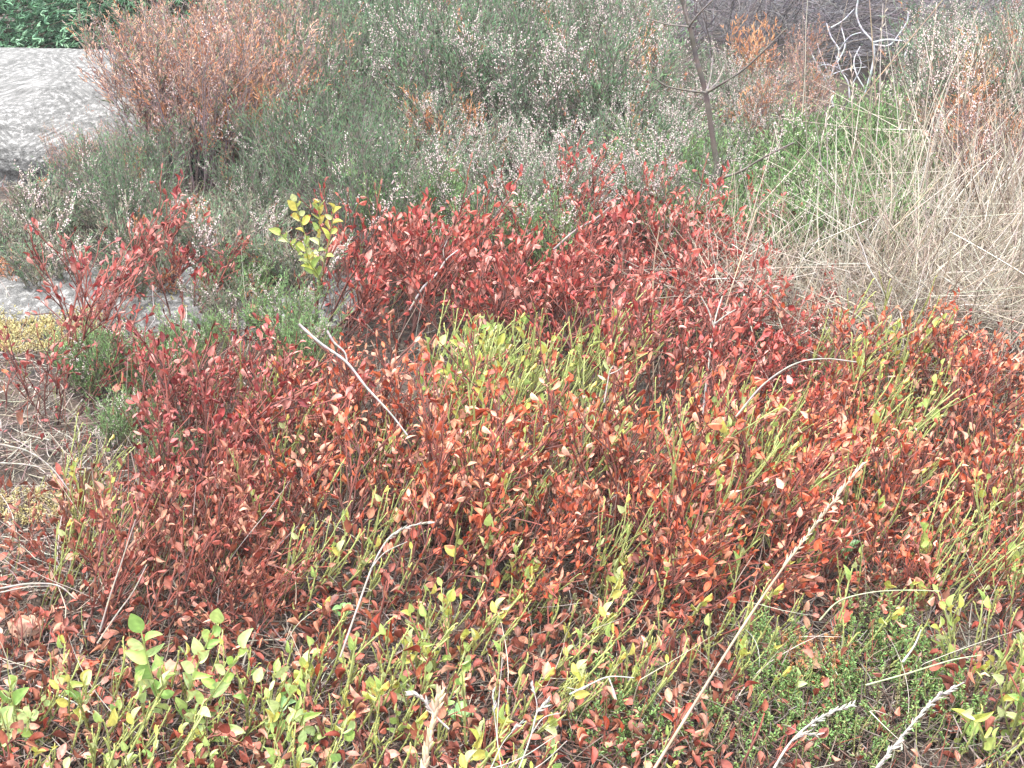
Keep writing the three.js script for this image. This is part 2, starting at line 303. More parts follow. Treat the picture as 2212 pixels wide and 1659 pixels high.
const LOWLAND = [[[[0, 1290], [650, 1210], [1300, 1180], [2212, 1190], [2212, 1659], [0, 1659]], 0.095, [0.75, 1.2]], [[[640, 640], [1000, 640], [1000, 800], [650, 800]], 0.14, [0.9, 1.25]], [[[0, 860], [260, 880], [200, 1200], [0, 1200]], 0.24, [0.8, 1.1]]];
for (const [poly, gap, [s0, s1]] of LOWLAND) {
  const X = poly.map((q) => q[0]), Y = poly.map((q) => q[1]), mine = [];
  for (let k = 0; k < 1200; k++) {
    const px = rr(Math.min(...X), Math.max(...X)), py = rr(Math.min(...Y), Math.max(...Y)); if (!inPoly(px, py, poly)) continue;
    const p = onGround(px, py, 0.03); if (mine.some((q) => q.distanceTo(p) < gap * rr(0.7, 1.3))) continue;
    if (py > 1370 && px > 1620 && px < 2080) continue; if (px > 620 && px < 900 && py > 1200 && py < 1420 && R() < 0.7) continue;
    mine.push(p); reds.push(placeRed(pick(LOW_PROTO), p, rr(0, 6.28), rr(s0, s1), R() < 0.6 ? BROWN_M : RED_M, 'low russet bilberry shoot'));
  }
}
console.log('red bushes', reds.length, reds.reduce((a, o) => a + o.children.length, 0));

// ---------------------------------------------------------------- green bilberry stems
function greenStem(g, pts, r = 0.0016, side = 4) {
  g.tube(pts, r, r * 0.7, side, (t) => { const k = rr(0.85, 1.15); return [lerp(0.17, 0.31, t) * k, lerp(0.17, 0.36, t) * k, lerp(0.065, 0.12, t) * k]; }, true);
  for (let k = 1; k < pts.length; k++) {                                       // buds at the nodes
    const d = pts[k].clone().sub(pts[k - 1]).normalize().addScaledVector(randDir(), 0.6).normalize(), a = pts[k], b = a.clone().addScaledVector(d, r * 3.4);
    g.tube([a, a.clone().lerp(b, 0.5), b], (t) => r * (t < 0.3 ? 0.5 : t < 0.8 ? 0.75 : 0.15), 0, 3, [0.42, 0.40, 0.12]);
  }
}
function greenClump(h, n, leaves, lean, mats = YEL_M, lf = 1) {
  const o = new THREE.Group();
  for (let s = 0; s < n; s++) {
    const g = new GB(), a = rr(0, 6.283), base = V(Math.cos(a) * 0.04 * R(), -0.01, Math.sin(a) * 0.04 * R());
    const main = wander(base, V(lean + Math.cos(a) * 0.3, 1, Math.sin(a) * 0.35), h * rr(0.7, 1.15), 8, 0.11, 0.03); greenStem(g, main);
    const ends = [main];
    for (let k = 3; k < 8; k++) if (R() < 0.55) { const d = main[k].clone().sub(main[k - 1]).normalize().addScaledVector(randDir(), 0.55); d.y = Math.abs(d.y) + 0.3; const t = wander(main[k], d, h * rr(0.18, 0.4), 5, 0.12, 0.05); greenStem(g, t, 0.0012, 3); ends.push(t); }
    part('stem', g.build(), STEM_GREEN, o);
    for (const t of ends) if (R() < leaves) {
      const e = t[t.length - 1], d = e.clone().sub(t[t.length - 2]).normalize();
      const q = 1 + Math.floor(R() * 2.4); for (let k = 0; k < q; k++) addLeaf(o, GREEN_LEAVES, mats, k ? t[t.length - 1 - k].clone() : e, d.clone().addScaledVector(randDir(), k ? 0.8 : 0.35), randDir().add(V(0, 0.5, 0.6)), lf * rr(0.012, 0.021));
    }
  }
  return o;
}
R = mulberry(61);
const GREEN_PROTO = []; for (let k = 0; k < 6; k++) GREEN_PROTO.push(greenClump(0.19, 5 + k % 3 * 2, 0.13, rr(0.3, 0.9)));
const GLOW_PROTO = []; for (let k = 0; k < 5; k++) GLOW_PROTO.push(greenClump(0.11, 4 + k % 3, 0.16, rr(0.2, 0.8)));
const LEAFY_PROTO = []; for (let k = 0; k < 5; k++) LEAFY_PROTO.push(greenClump(0.10, 4 + k % 3, 0.45, rr(0.0, 0.5), k % 2 ? GREEN_M : YEL_M, 1.15));
const GREENS = [
  [[[0, 1520], [700, 1500], [1200, 1540], [1200, 1720], [0, 1720]], 0.1, [0.7, 1.15], LEAFY_PROTO],
  [[[2080, 1330], [2212, 1250], [2212, 1680], [2060, 1680]], 0.1, [0.7, 1.15], LEAFY_PROTO],
  [[[940, 1270], [1300, 1260], [1300, 1420], [900, 1440]], 0.14, [0.8, 1.1], LEAFY_PROTO],
  [[[920, 800], [1060, 780], [1060, 900], [920, 920]], 0.1, [1.1, 1.4], LEAFY_PROTO],
  [[[920, 760], [1290, 740], [1300, 820], [1200, 1000], [980, 980]], 0.085, [0.95, 1.25], GREEN_PROTO],
  [[[1380, 900], [1650, 900], [1620, 1100], [1420, 1120]], 0.09, [0.9, 1.2], GREEN_PROTO],
  [[[1740, 760], [1960, 720], [1960, 1000], [1780, 1080]], 0.12, [0.95, 1.3], GREEN_PROTO],
  [[[1860, 1020], [2212, 1000], [2212, 1200], [1840, 1200]], 0.13, [0.8, 1.1], GREEN_PROTO],
  [[[560, 930], [960, 950], [1350, 1000], [1350, 1160], [560, 1150]], 0.15, [0.7, 0.95], GREEN_PROTO],
  [[[20, 1020], [170, 1000], [190, 1180], [40, 1200]], 0.12, [0.8, 1.0], GREEN_PROTO],
  [[[500, 830], [620, 780], [640, 900], [520, 920]], 0.2, [0.7, 0.9], GREEN_PROTO],
  [[[500, 1200], [620, 1180], [620, 1260], [480, 1280]], 0.14, [0.7, 0.85], GREEN_PROTO],
  [[[880, 1340], [1500, 1240], [1650, 1280], [1550, 1480], [900, 1520]], 0.1, [0.75, 1.15], GLOW_PROTO],
  [[[1900, 1240], [2212, 1230], [2212, 1659], [2080, 1659], [2050, 1400]], 0.1, [0.8, 1.3], GLOW_PROTO],
  [[[0, 1540], [520, 1500], [900, 1540], [1150, 1560], [1150, 1700], [0, 1700]], 0.075, [0.7, 1.2], GLOW_PROTO],
  [[[600, 1230], [1000, 1230], [2000, 1200], [2000, 1390], [1500, 1500], [600, 1520]], 0.12, [0.8, 1.3], GLOW_PROTO],
  [[[1150, 1500], [1650, 1500], [1650, 1659], [1150, 1659]], 0.14, [0.6, 0.9], GLOW_PROTO],
];
R = mulberry(71);
let ng = 0;
for (const [poly, gap, [s0, s1], protos] of GREENS) {
  const X = poly.map((q) => q[0]), Y = poly.map((q) => q[1]), mine = [];
  for (let k = 0; k < 500; k++) {
    const px = rr(Math.min(...X), Math.max(...X)), py = rr(Math.min(...Y), Math.max(...Y)); if (!inPoly(px, py, poly)) continue;
    const p = onGround(px, Math.min(py, 1659), protos === GREEN_PROTO ? 0.1 : 0.04); if (py > 1659) { p.z += rr(0, 0.05); p.y = groundY(p.x, p.z); } if (mine.some((q) => q.distanceTo(p) < gap * rr(0.8, 1.2))) continue;
    mine.push(p); const o = pick(protos).clone(); o.name = numbered('green_bilberry_clump'); o.position.copy(p); o.rotation.y = rr(-0.6, 0.6); o.scale.setScalar(rr(s0, s1)); scene.add(o); ng++;
    labelLater(o, protos === GREEN_PROTO ? 'nearly leafless green bilberry stems' : protos === LEAFY_PROTO ? 'leafy yellow-green bilberry clump' : 'short green bilberry stems', 'bilberry stems', 'green bilberry stems among the red leaves', V(p.x, p.y + 0.08, p.z));
  }
}
console.log('green clumps', ng);

// sprigs with pale green leaves, each where the photograph has it: [base px, stems as lists of px points, leaf length m, leaves per stem, colours]
function sprig(label, basePx, stems, d, leafLen, nLeaf, mats, group, name = 'leafy_sprig') {
  const b = onGround(basePx[0], Math.min(basePx[1], 1640)), o = thing(name, b), dist = d ?? b.distanceTo(camera.position);
  for (const st of stems) {
    const tilt = rr(-0.05, 0.06), raw = st.map(([x, y], k) => at(x, y, dist * (1 - 0.02 * k) + tilt * k / st.length).sub(b)); raw.unshift(V(rr(-0.006, 0.006), -0.02, rr(-0.006, 0.006)));
    const pts = new THREE.CatmullRomCurve3(raw).getPoints(9), g = new GB(); greenStem(g, pts, 0.00135, 5); part('stem', g.build(), STEM_GREEN, o);
    for (let k = 0; k < nLeaf; k++) {
      const f = lerp(0.98, 0.34, Math.pow(k / Math.max(1, nLeaf - 1), 0.9)) * 9, i = Math.min(8, Math.floor(f)), p = pts[i].clone().lerp(pts[i + 1], f - i), t = pts[i + 1].clone().sub(pts[i]).normalize();
      const sd = (k % 2 ? 1 : -1), dir = t.clone().multiplyScalar(k === 0 ? 0.9 : 0.5).add(V(sd * rr(0.4, 0.9), rr(-0.05, 0.45), rr(-0.35, 0.5)).multiplyScalar(k === 0 ? 0.35 : 0.9));
      const up = V(rr(-0.4, 0.4), rr(0.3, 1), rr(0.1, 0.9)); addLeaf(o, GREEN_LEAVES, mats, p, dir, up, leafLen * rr(0.75, 1.3));
    }
  }
  return tag(o, label, 'bilberry sprig', group);
}
R = mulberry(81);
const SG = 'leafy green bilberry sprigs';
sprig('big light green bilberry sprig with three leafy stems at lower left', [385, 1640], [[[360, 1570], [325, 1450], [305, 1365]], [[395, 1560], [430, 1430], [470, 1345]], [[405, 1580], [480, 1470], [525, 1400]]], null, 0.027, 12, GREEN_M, SG);
sprig('bushy lime green bilberry sprig in the lower left corner', [60, 1655], [[[50, 1590], [28, 1520], [25, 1480]], [[20, 1640], [0, 1600], [-10, 1540]], [[90, 1620], [60, 1570], [70, 1540]]], null, 0.026, 7, GREEN_M, SG);
sprig('forked green sprig between the corner sprig and the big sprig', [165, 1655], [[[150, 1570], [150, 1500], [150, 1475]], [[190, 1600], [185, 1520], [187, 1480]]], null, 0.025, 4, YEL_M, SG);
sprig('green sprig at the foot of the big light green sprig', [430, 1655], [[[425, 1620], [420, 1560], [425, 1530]], [[445, 1620], [470, 1590], [500, 1580]]], null, 0.025, 5, GREEN_M, SG);
sprig('dense pale sprig with rounded leaves at the bottom edge', [640, 1650], [[[640, 1600], [650, 1560], [655, 1545]], [[660, 1620], [680, 1590], [690, 1580]], [[610, 1620], [600, 1570], [595, 1540]]], null, 0.022, 6, GREEN_M, SG);
sprig('upright lime sprig with two top leaves in the centre foreground', [1035, 1340], [[[1045, 1260], [1055, 1180], [1062, 1135]]], null, 0.021, 5, GREEN_M, SG);
sprig('lime sprig leaning right beside the upright sprig', [1075, 1330], [[[1075, 1285], [1105, 1220], [1145, 1185]]], null, 0.021, 5, YEL_M, SG);
sprig('lime sprig with a long folded leaf right of the leaning sprig', [1130, 1340], [[[1130, 1300], [1150, 1240], [1162, 1215]], [[1120, 1320], [1125, 1300], [1120, 1290]]], null, 0.022, 5, YEL_M, SG);
sprig('small yellow-green sprig left of the upright sprig', [985, 1320], [[[980, 1250], [985, 1180], [992, 1150]]], null, 0.019, 4, YEL_M, SG);
sprig('slim lime sprig with narrow leaves above the bottom stems', [880, 1500], [[[885, 1450], [900, 1400], [915, 1380]], [[930, 1460], [950, 1430], [975, 1425]]], null, 0.019, 4, GREEN_M, SG);
sprig('pair of yellowish sprigs beside the brown seed head', [880, 1650], [[[870, 1600], [860, 1560], [855, 1535]], [[900, 1640], [885, 1590], [880, 1575]], [[840, 1650], [825, 1610], [815, 1600]]], null, 0.021, 5, YEL_M, SG);
sprig('sprig of paired lime leaves in the middle of the red thicket', [1140, 1060], [[[1150, 1020], [1158, 970], [1165, 945]]], null, 0.021, 4, YEL_M, SG);
sprig('lime sprig right of the paired lime leaves', [1245, 1070], [[[1250, 1020], [1258, 985], [1262, 965]]], null, 0.02, 3, YEL_M, SG);
sprig('tall lime sprig crowned by round leaves above the green stems', [1000, 860], [[[1010, 800], [1035, 730], [1042, 690]], [[1000, 810], [995, 790], [968, 770]]], null, 0.021, 5, GREEN_M, SG);
sprig('pale leaf cluster low in the green stems left of centre', [960, 960], [[[950, 900], [935, 860], [925, 845]], [[985, 900], [1000, 850], [1010, 820]], [[1005, 930], [1020, 880], [1020, 850]]], null, 0.02, 6, GREEN_M, SG);
sprig('single lime leaf pair on a stem right of centre', [1200, 860], [[[1210, 820], [1205, 780], [1200, 760]]], null, 0.02, 2, YEL_M, SG);
sprig('three-leaved pale sprig standing over the green stems', [1410, 1010], [[[1390, 940], [1382, 880], [1385, 855]]], null, 0.021, 3, GREEN_M, SG);
sprig('pale sprig with two leaves over the right green stems', [1530, 1000], [[[1530, 930], [1535, 890], [1545, 870]], [[1560, 1000], [1565, 960], [1572, 935]]], null, 0.019, 3, GREEN_M, SG);
sprig('tall yellow sprig rising left of the crimson thicket', [700, 640], [[[680, 570], [650, 480], [638, 435]], [[690, 560], [690, 480], [690, 435]], [[680, 590], [640, 540], [605, 505]], [[690, 600], [665, 560], [660, 520]], [[700, 570], [715, 500], [720, 450]]], 2.75, 0.026, 11, YEL_M, SG);
sprig('pale green sprig by the foot of the bare pine sapling', [1475, 540], [[[1475, 510], [1470, 480], [1470, 465]]], null, 0.024, 3, GREEN_M, SG);
sprig('lime sprig near the right edge of the foreground', [1960, 1300], [[[1970, 1250], [1985, 1190], [1995, 1150]]], null, 0.022, 4, GREEN_M, SG);
sprig('yellow sprig with one spotted leaf at lower right', [2060, 1660], [[[2070, 1610], [2095, 1560], [2100, 1545]], [[2110, 1640], [2125, 1600], [2120, 1580]]], null, 0.024, 5, YEL_M, SG);
sprig('yellow-leaved sprig in the lower right corner', [2190, 1655], [[[2185, 1600], [2170, 1540], [2160, 1480]], [[2200, 1620], [2205, 1560], [2200, 1530]]], null, 0.023, 5, YEL_M, SG);
sprig('small lime sprig by the dead tan leaf', [1700, 1560], [[[1715, 1500], [1720, 1490], [1725, 1460]]], null, 0.016, 4, GREEN_M, SG);
sprig('spotted yellow sprig among the brown shoots at left', [330, 1240], [[[335, 1200], [330, 1160], [335, 1140]], [[345, 1220], [360, 1200], [368, 1170]]], null, 0.018, 3, YEL_M, SG);
sprig('lime sprig with two leaves left of the crowberry mat', [1420, 1480], [[[1425, 1460], [1430, 1450], [1430, 1440]]], null, 0.018, 3, YEL_M, SG);
// bluish evergreen rosettes
function rosette(label, px, py, h, n, len) {
  const b = onGround(px, py), o = thing('cowberry_rosette', b), pts = wander(V(0, -0.01, 0), V(0.1, 1, 0.1), h, 4, 0.1), g = new GB(); g.tube(pts, 0.0015, 0.001, 4, [0.2, 0.22, 0.1]); part('stem', g.build(), STEM_GREEN, o);
  for (let k = 0; k < n; k++) { const a = k * 2.4, f = 4 - (k / n) * 1.6, i = Math.min(3, Math.floor(f)), p = pts[i].clone().lerp(pts[i + 1], f - i); addLeaf(o, GREEN_LEAVES.slice(0, 3), BLUE_M, p, V(Math.cos(a), rr(0.25, 0.7), Math.sin(a)), V(0, 1, 0.2), len * rr(0.8, 1.1)); }
  return tag(o, label, 'evergreen sprig', 'bluish evergreen rosettes');
}
rosette('bluish green rosette of glossy leaves at the bottom edge', 1000, 1610, 0.05, 8, 0.024);
rosette('bluish green rosette beside red leaves right of the diagonal straw', 1815, 1240, 0.06, 8, 0.02);
rosette('bluish green rosette left of the sprig with rounded leaves', 600, 1600, 0.06, 5, 0.024);
rosette('bluish green rosette above the dark hollow left of centre', 735, 1385, 0.06, 7, 0.018);

// ---------------------------------------------------------------- heather
function shoot(g, p, d, len, r, col, sides = 3) {
  const q = p.clone().addScaledVector(d, len * 0.5).addScaledVector(randDir(), len * 0.08), e = p.clone().addScaledVector(d, len);
  g.tube([p, p.clone().lerp(q, 0.55), q, e], (t) => r * (t < 0.1 ? 0.6 : t < 0.5 ? 1.15 : t < 0.9 ? 0.95 : 0.25), 0, sides, col, false, 0.5);
}
const oct = new THREE.OctahedronGeometry(1, 0); oct.setIndex([...Array(24).keys()]);
function heather(h, spread, { cols, woody, flower = 0, stems = 26, tips = 14, orange = 0, shootLen = 0.016, r = 0.0012 }) {
  const o = new THREE.Group(), w = new GB(), f = new GB(), fl = new GB();
  for (let s = 0; s < stems; s++) {
    const a = rr(0, 6.283), q = Math.sqrt(R()), base = V(Math.cos(a) * spread * 0.2 * q, -0.02, Math.sin(a) * spread * 0.2 * q);
    const dir = V(Math.cos(a) * q * spread * 0.9 / h + 0.1, 1, Math.sin(a) * q * spread * 0.9 / h), main = wander(base, dir, h * rr(0.65, 1.1), 7, 0.14, 0.03);
    w.tube(main, 0.0024, 0.0009, 3, jit(woody, 0.3));
    const rust = R() < orange, bloom = R() < flower;
    for (let k = 0; k < tips; k++) {
      const u = 2 + 5 * Math.pow(R(), 0.8), i = Math.min(6, Math.floor(u)), p = main[i].clone().lerp(main[i + 1], u - i), d = main[i + 1].clone().sub(main[i]).normalize().addScaledVector(randDir(), 0.75); d.y = Math.abs(d.y) * 0.9 + 0.2; d.normalize();
      const L = rr(0.5, 1.5) * 0.09 * h / 0.4, tw = wander(p, d, L, 3, 0.2, 0.08); w.tube(tw, 0.001, 0.0006, 3, jit(woody, 0.3));
      const col = rust ? pick([[0.42, 0.16, 0.07], [0.5, 0.22, 0.1], [0.36, 0.13, 0.07]]) : pick(cols);
      for (let m = 0; m < 7; m++) { const v = rr(0.2, 3), j = Math.min(2, Math.floor(v)), pp = tw[j].clone().lerp(tw[j + 1], v - j), dd = d.clone().addScaledVector(randDir(), 0.7); dd.y = Math.abs(dd.y) + 0.15; shoot(f, pp, dd.normalize(), shootLen * rr(0.5, 1.2), r, jit(col, 0.22)); }
      if (bloom && R() < 0.9) for (let m = 0; m < 15; m++) { const v = rr(0.8, 3), j = Math.min(2, Math.floor(v)), pp = tw[j].clone().lerp(tw[j + 1], v - j).addScaledVector(randDir(), 0.004), z = rr(0.0012, 0.0024); fl.geo(oct, new THREE.Matrix4().makeRotationY(R() * 6).scale(V(z, z * 1.3, z)).setPosition(pp), jit(pick([[0.62, 0.5, 0.49], [0.7, 0.61, 0.59], [0.52, 0.39, 0.39]]), 0.15)); }
    }
  }
  part('stems', w.build(), WOOD, o, 'stuff'); part('foliage', f.build(), HEATH, o, 'stuff'); if (fl.p.length) part('flowers', fl.build(), HEATH, o, 'stuff');
  return o;
}
R = mulberry(91);
const GRN = [[0.09, 0.185, 0.085], [0.065, 0.14, 0.065], [0.13, 0.225, 0.1], [0.1, 0.16, 0.085]], GRY = [[0.15, 0.235, 0.13], [0.12, 0.2, 0.11], [0.2, 0.24, 0.17], [0.09, 0.18, 0.09]];
const RUST = [[0.5, 0.28, 0.19], [0.38, 0.21, 0.15], [0.58, 0.36, 0.25], [0.28, 0.16, 0.13], [0.14, 0.19, 0.1], [0.44, 0.33, 0.27]], OLIVE = [[0.19, 0.2, 0.13], [0.14, 0.18, 0.11], [0.25, 0.21, 0.16], [0.12, 0.2, 0.11]], BRIGHT = [[0.16, 0.29, 0.1], [0.12, 0.23, 0.08], [0.22, 0.34, 0.13]];
const wd = [0.15, 0.125, 0.11];
const H = {
  green: [0, 1, 2].map(() => heather(0.42, 0.2, { cols: GRN, woody: wd, flower: 0.15, orange: 0.02 })),
  bloom: [0, 1, 2].map(() => heather(0.42, 0.2, { cols: GRY, woody: wd, flower: 0.5, orange: 0.05 })),
  rust: [0, 1, 2].map(() => heather(0.42, 0.22, { cols: RUST, woody: [0.2, 0.15, 0.15], flower: 0.1, orange: 0.3, tips: 13, stems: 21 })),
  olive: [0, 1, 2].map(() => heather(0.2, 0.16, { cols: OLIVE, woody: [0.2, 0.17, 0.15], flower: 0.08, orange: 0.05, tips: 11, stems: 28, shootLen: 0.014 })),
  bright: [0, 1].map(() => heather(0.26, 0.18, { cols: BRIGHT, woody: [0.13, 0.11, 0.08], flower: 0.08, stems: 36, tips: 14, shootLen: 0.015, r: 0.0012 })),
};
const HEATHS = [ // kind, canopy outline, spacing, scale, height at which the outline lies, words
  ['olive', [[0, 400], [520, 400], [640, 430], [660, 560], [480, 580], [0, 580]], 0.2, [0.75, 1.1], 0.13, 'low grey-brown heather bush'],
  ['olive', [[480, 620], [640, 560], [640, 680], [500, 690]], 0.2, [0.5, 0.7], 0.06, 'low grey-brown heather bush'],
  ['green', [[240, 270], [330, 250], [560, 250], [660, 340], [560, 400], [250, 420], [150, 390]], 0.24, [0.5, 0.7], 0.2, 'dark green heather bush'],
  ['green', [[610, 240], [860, 240], [860, 400], [640, 400]], 0.24, [0.7, 0.85], 0.26, 'dark green heather bush'],
  ['bloom', [[840, 220], [1480, 220], [1500, 400], [850, 410]], 0.22, [0.6, 0.85], 0.24, 'pale flowering heather bush'],
  ['bright', [[860, 410], [1180, 400], [1180, 500], [860, 480]], 0.2, [0.7, 0.95], 0.16, 'bright green heather bush'],
  ['bright', [[1400, 300], [1960, 230], [1960, 420], [1880, 500], [1400, 470]], 0.185, [0.75, 1.1], 0.18, 'bright green heather bush'],
  ['bloom', [[1360, 130], [1720, 150], [1700, 260], [1400, 300]], 0.24, [0.6, 0.8], 0.26, 'pale flowering heather bush'],
  ['rust', [[290, 20], [640, 0], [640, 110], [420, 150], [250, 130]], 0.175, [0.95, 1.25], 0.4, 'rusty brown dead heather bush'],
  ['rust', [[170, 240], [330, 210], [300, 320], [130, 340]], 0.2, [0.4, 0.55], 0.16, 'rusty brown dead heather bush'],
  ['green', [[640, -60], [1000, -60], [1000, 130], [640, 130]], 0.25, [0.95, 1.25], 0.4, 'dark green heather bush'],
  ['bloom', [[900, -80], [1380, -60], [1380, 140], [860, 140]], 0.24, [0.95, 1.25], 0.4, 'pale flowering heather bush'],
  ['green', [[1080, 0], [1330, 0], [1330, 130], [1080, 130]], 0.3, [1.0, 1.2], 0.42, 'dark green heather bush'],
  ['bloom', [[2000, 20], [2260, 0], [2260, 180], [2000, 200]], 0.26, [0.8, 1.1], 0.34, 'pale flowering heather bush'],
  ['rust', [[1600, 100], [1730, 60], [1740, 140], [1640, 180]], 0.3, [0.7, 0.85], 0.34, 'rusty brown dead heather bush'],
  ['rust', [[2080, 90], [2240, 60], [2240, 280], [2100, 260]], 0.3, [0.8, 1.0], 0.34, 'rusty brown dead heather bush'],
];
R = mulberry(101);
let nh = 0;
for (const [kind, poly, gap, [s0, s1], hh, what] of HEATHS) {
  const X = poly.map((q) => q[0]), Y = poly.map((q) => q[1]), mine = [];
  for (let k = 0; k < 500; k++) {
    const px = rr(Math.min(...X), Math.max(...X)), py = rr(Math.min(...Y), Math.max(...Y)); if (!inPoly(px, py, poly)) continue;
    const p = onGround(px, py, hh); if (-p.z > 6.6 || mine.some((q) => q.distanceTo(p) < gap * rr(0.8, 1.2))) continue;
    mine.push(p); const o = pick(H[kind]).clone(); o.name = numbered('heather_bush'); o.position.copy(p); o.rotation.y = rr(0, 6.28); const s = rr(s0, s1); o.scale.set(s * rr(0.9, 1.15), s, s * rr(0.9, 1.15)); scene.add(o); nh++;
    labelLater(o, what, 'heather', 'heather bushes on the heath', V(p.x, p.y + hh * 0.9, p.z));
  }
}
console.log('heathers', nh);
H.orange = [0, 1].map(() => heather(0.3, 0.07, { cols: [[0.52, 0.24, 0.11], [0.46, 0.19, 0.09], [0.6, 0.31, 0.16]], woody: [0.22, 0.17, 0.15], flower: 0, stems: 7, tips: 10, shootLen: 0.02, r: 0.0014 }));
for (const [px, py, s] of [[845, 165, 1], [935, 125, 1.2], [895, 215, 1.1], [950, 240, 1], [1045, 225, 1], [300, 330, 0.6], [280, 345, 0.5], [545, 145, 1.2], [640, 55, 1.3], [640, 130, 1.2], [510, 205, 1], [560, 190, 1], [1385, 95, 1.3], [1420, 130, 1.2], [1600, 65, 1.3], [1650, 60, 1.3], [2100, 95, 1.4], [2140, 150, 1.3], [2110, 190, 1.2], [2200, 230, 1.1], [1640, 200, 1], [1450, 105, 1.2], [130, 255, 0.6], [600, 190, 1.1]]) {
  const o = pick(H.orange).clone(), p = onGround(px, py, 0.29 * s); o.name = numbered('heather_bush'); o.position.copy(p); o.rotation.y = rr(0, 6); o.scale.setScalar(s); scene.add(o);
  labelLater(o, 'slim orange dead heather tuft', 'heather', 'orange dead heather tufts', V(p.x, p.y + 0.25 * s, p.z));
}
// small fresh green tufts of heather low on the left
for (const [px, py, s] of [[230, 830, 0.55], [300, 810, 0.5], [180, 800, 0.45], [380, 800, 0.45], [420, 760, 0.5], [270, 920, 0.4], [530, 640, 0.55], [620, 720, 0.6], [660, 760, 0.5], [350, 980, 0.35], [560, 610, 0.5]]) {
  const o = pick(H.bright).clone(), p = onGround(px, py, 0.05); o.name = numbered('heather_bush'); o.position.copy(p); o.rotation.y = rr(0, 6); o.scale.setScalar(s); scene.add(o);
  labelLater(o, 'small fresh green heather tuft', 'heather', 'small green heather tufts', V(p.x, p.y + 0.06, p.z));
}

// ---------------------------------------------------------------- conifers behind the boulder, dead brush, sapling
R = mulberry(111);
function conifer(p, w, h, label) {
  const o = thing('conifer_bush', p), tr = new GB(), cr = new GB(); tr.tube(wander(V(0, -0.05, 0), V(0, 1, 0), h * 0.9, 6, 0.05), 0.03, 0.006, 6, [0.12, 0.09, 0.07]);
  for (let b = 0; b < 230; b++) {
    const y = h * Math.pow(R(), 1.5) * 0.98 + 0.02, a = rr(0, 6.283), rad = w * Math.sqrt(Math.max(0.05, 1 - (y / h) ** 2)) * rr(0.75, 1.05), tip = V(Math.cos(a) * rad, y + 0.08, Math.sin(a) * rad), st = V(0, y * 0.8, 0); tip.y = y + rr(-0.02, 0.08);
    const pts = [st, st.clone().lerp(tip, 0.6).add(V(0, -0.04, 0)), tip]; tr.tube(pts, 0.006, 0.002, 3, [0.13, 0.1, 0.07]);
    for (let k = 0; k < 26; k++) {
      const t = rr(0.45, 1.02), c = st.clone().lerp(tip, t).addScaledVector(randDir(), 0.09), d = tip.clone().sub(st).normalize().addScaledVector(randDir(), 0.6).add(V(0, 0.3, 0)).normalize(), col = pick([[0.2, 0.38, 0.22], [0.16, 0.31, 0.18], [0.25, 0.43, 0.26], [0.12, 0.24, 0.14]]);
      for (let m = 0; m < 4; m++) shoot(cr, c, d.clone().addScaledVector(randDir(), 0.6).normalize(), rr(0.025, 0.05), 0.0045, jit(col, 0.2));
    }
  }
  part('trunk', tr.build(), WOOD, o); part('crown', cr.build(), NEEDLE, o, 'stuff'); return tag(o, label, 'conifer', 'green conifers behind the boulder');
}
conifer(V(-2.75, groundY(-2.7, -6.75), -6.75), 0.8, 0.95, 'bright green conifer bush behind the left end of the boulder');
conifer(V(-1.7, groundY(-1.7, -7.0), -7.0), 0.75, 1.0, 'green conifer bush partly hidden behind rusty heather');
conifer(V(-0.5, groundY(-0.5, -8.2), -8.2), 0.8, 1.1, 'dim green conifer behind the tallest heather');

function brush(p, w, h, n, label, name) {
  const o = thing(name, p), g = new GB();
  for (let k = 0; k < n; k++) {
    const a = rr(0, 6.283), q = Math.pow(R(), 0.6), y = h * rr(0, 1) * (1 - q * 0.4), s = V(Math.cos(a) * w * q * 0.7, y * 0.8, Math.sin(a) * w * 0.7 * q), d = V(Math.cos(a) * 0.4 + rr(0.1, 0.9), rr(-0.25, 0.75), Math.sin(a) * 0.5 + rr(-0.4, 0.4));
    const pts = wander(s, d, rr(0.15, 0.5), 5, 0.16, rr(-0.12, 0.06)); const c = jit(pick([[0.17, 0.155, 0.17], [0.13, 0.12, 0.135], [0.23, 0.215, 0.23], [0.2, 0.165, 0.17]]), 0.2); g.tube(pts, rr(0.0018, 0.004), 0.001, 3, c);
    for (let m = 0; m < 3; m++) { const i = 1 + Math.floor(R() * 4); g.tube(wander(pts[i], pts[i].clone().sub(pts[i - 1]).normalize().addScaledVector(randDir(), 0.7), rr(0.06, 0.16), 3, 0.2), 0.0014, 0.0008, 3, c); }
  }
  part('twigs', g.build(), WOOD, o, 'stuff'); return tag(o, label, 'dead brush', 'grey dead brush at the back');
}
brush(V(1.55, groundY(1.5, -6.9), -6.9), 1.0, 0.95, 1700, 'big tangle of grey dead brush behind the white branches', 'dead_brush');
brush(V(0.35, groundY(0.4, -7.6), -7.6), 0.9, 0.95, 800, 'paler grey dead brush behind the flowering heather', 'dead_brush');
brush(V(2.75, groundY(2.7, -7.2), -7.2), 0.7, 0.8, 600, 'grey dead brush behind the rusty heather at right', 'dead_brush');

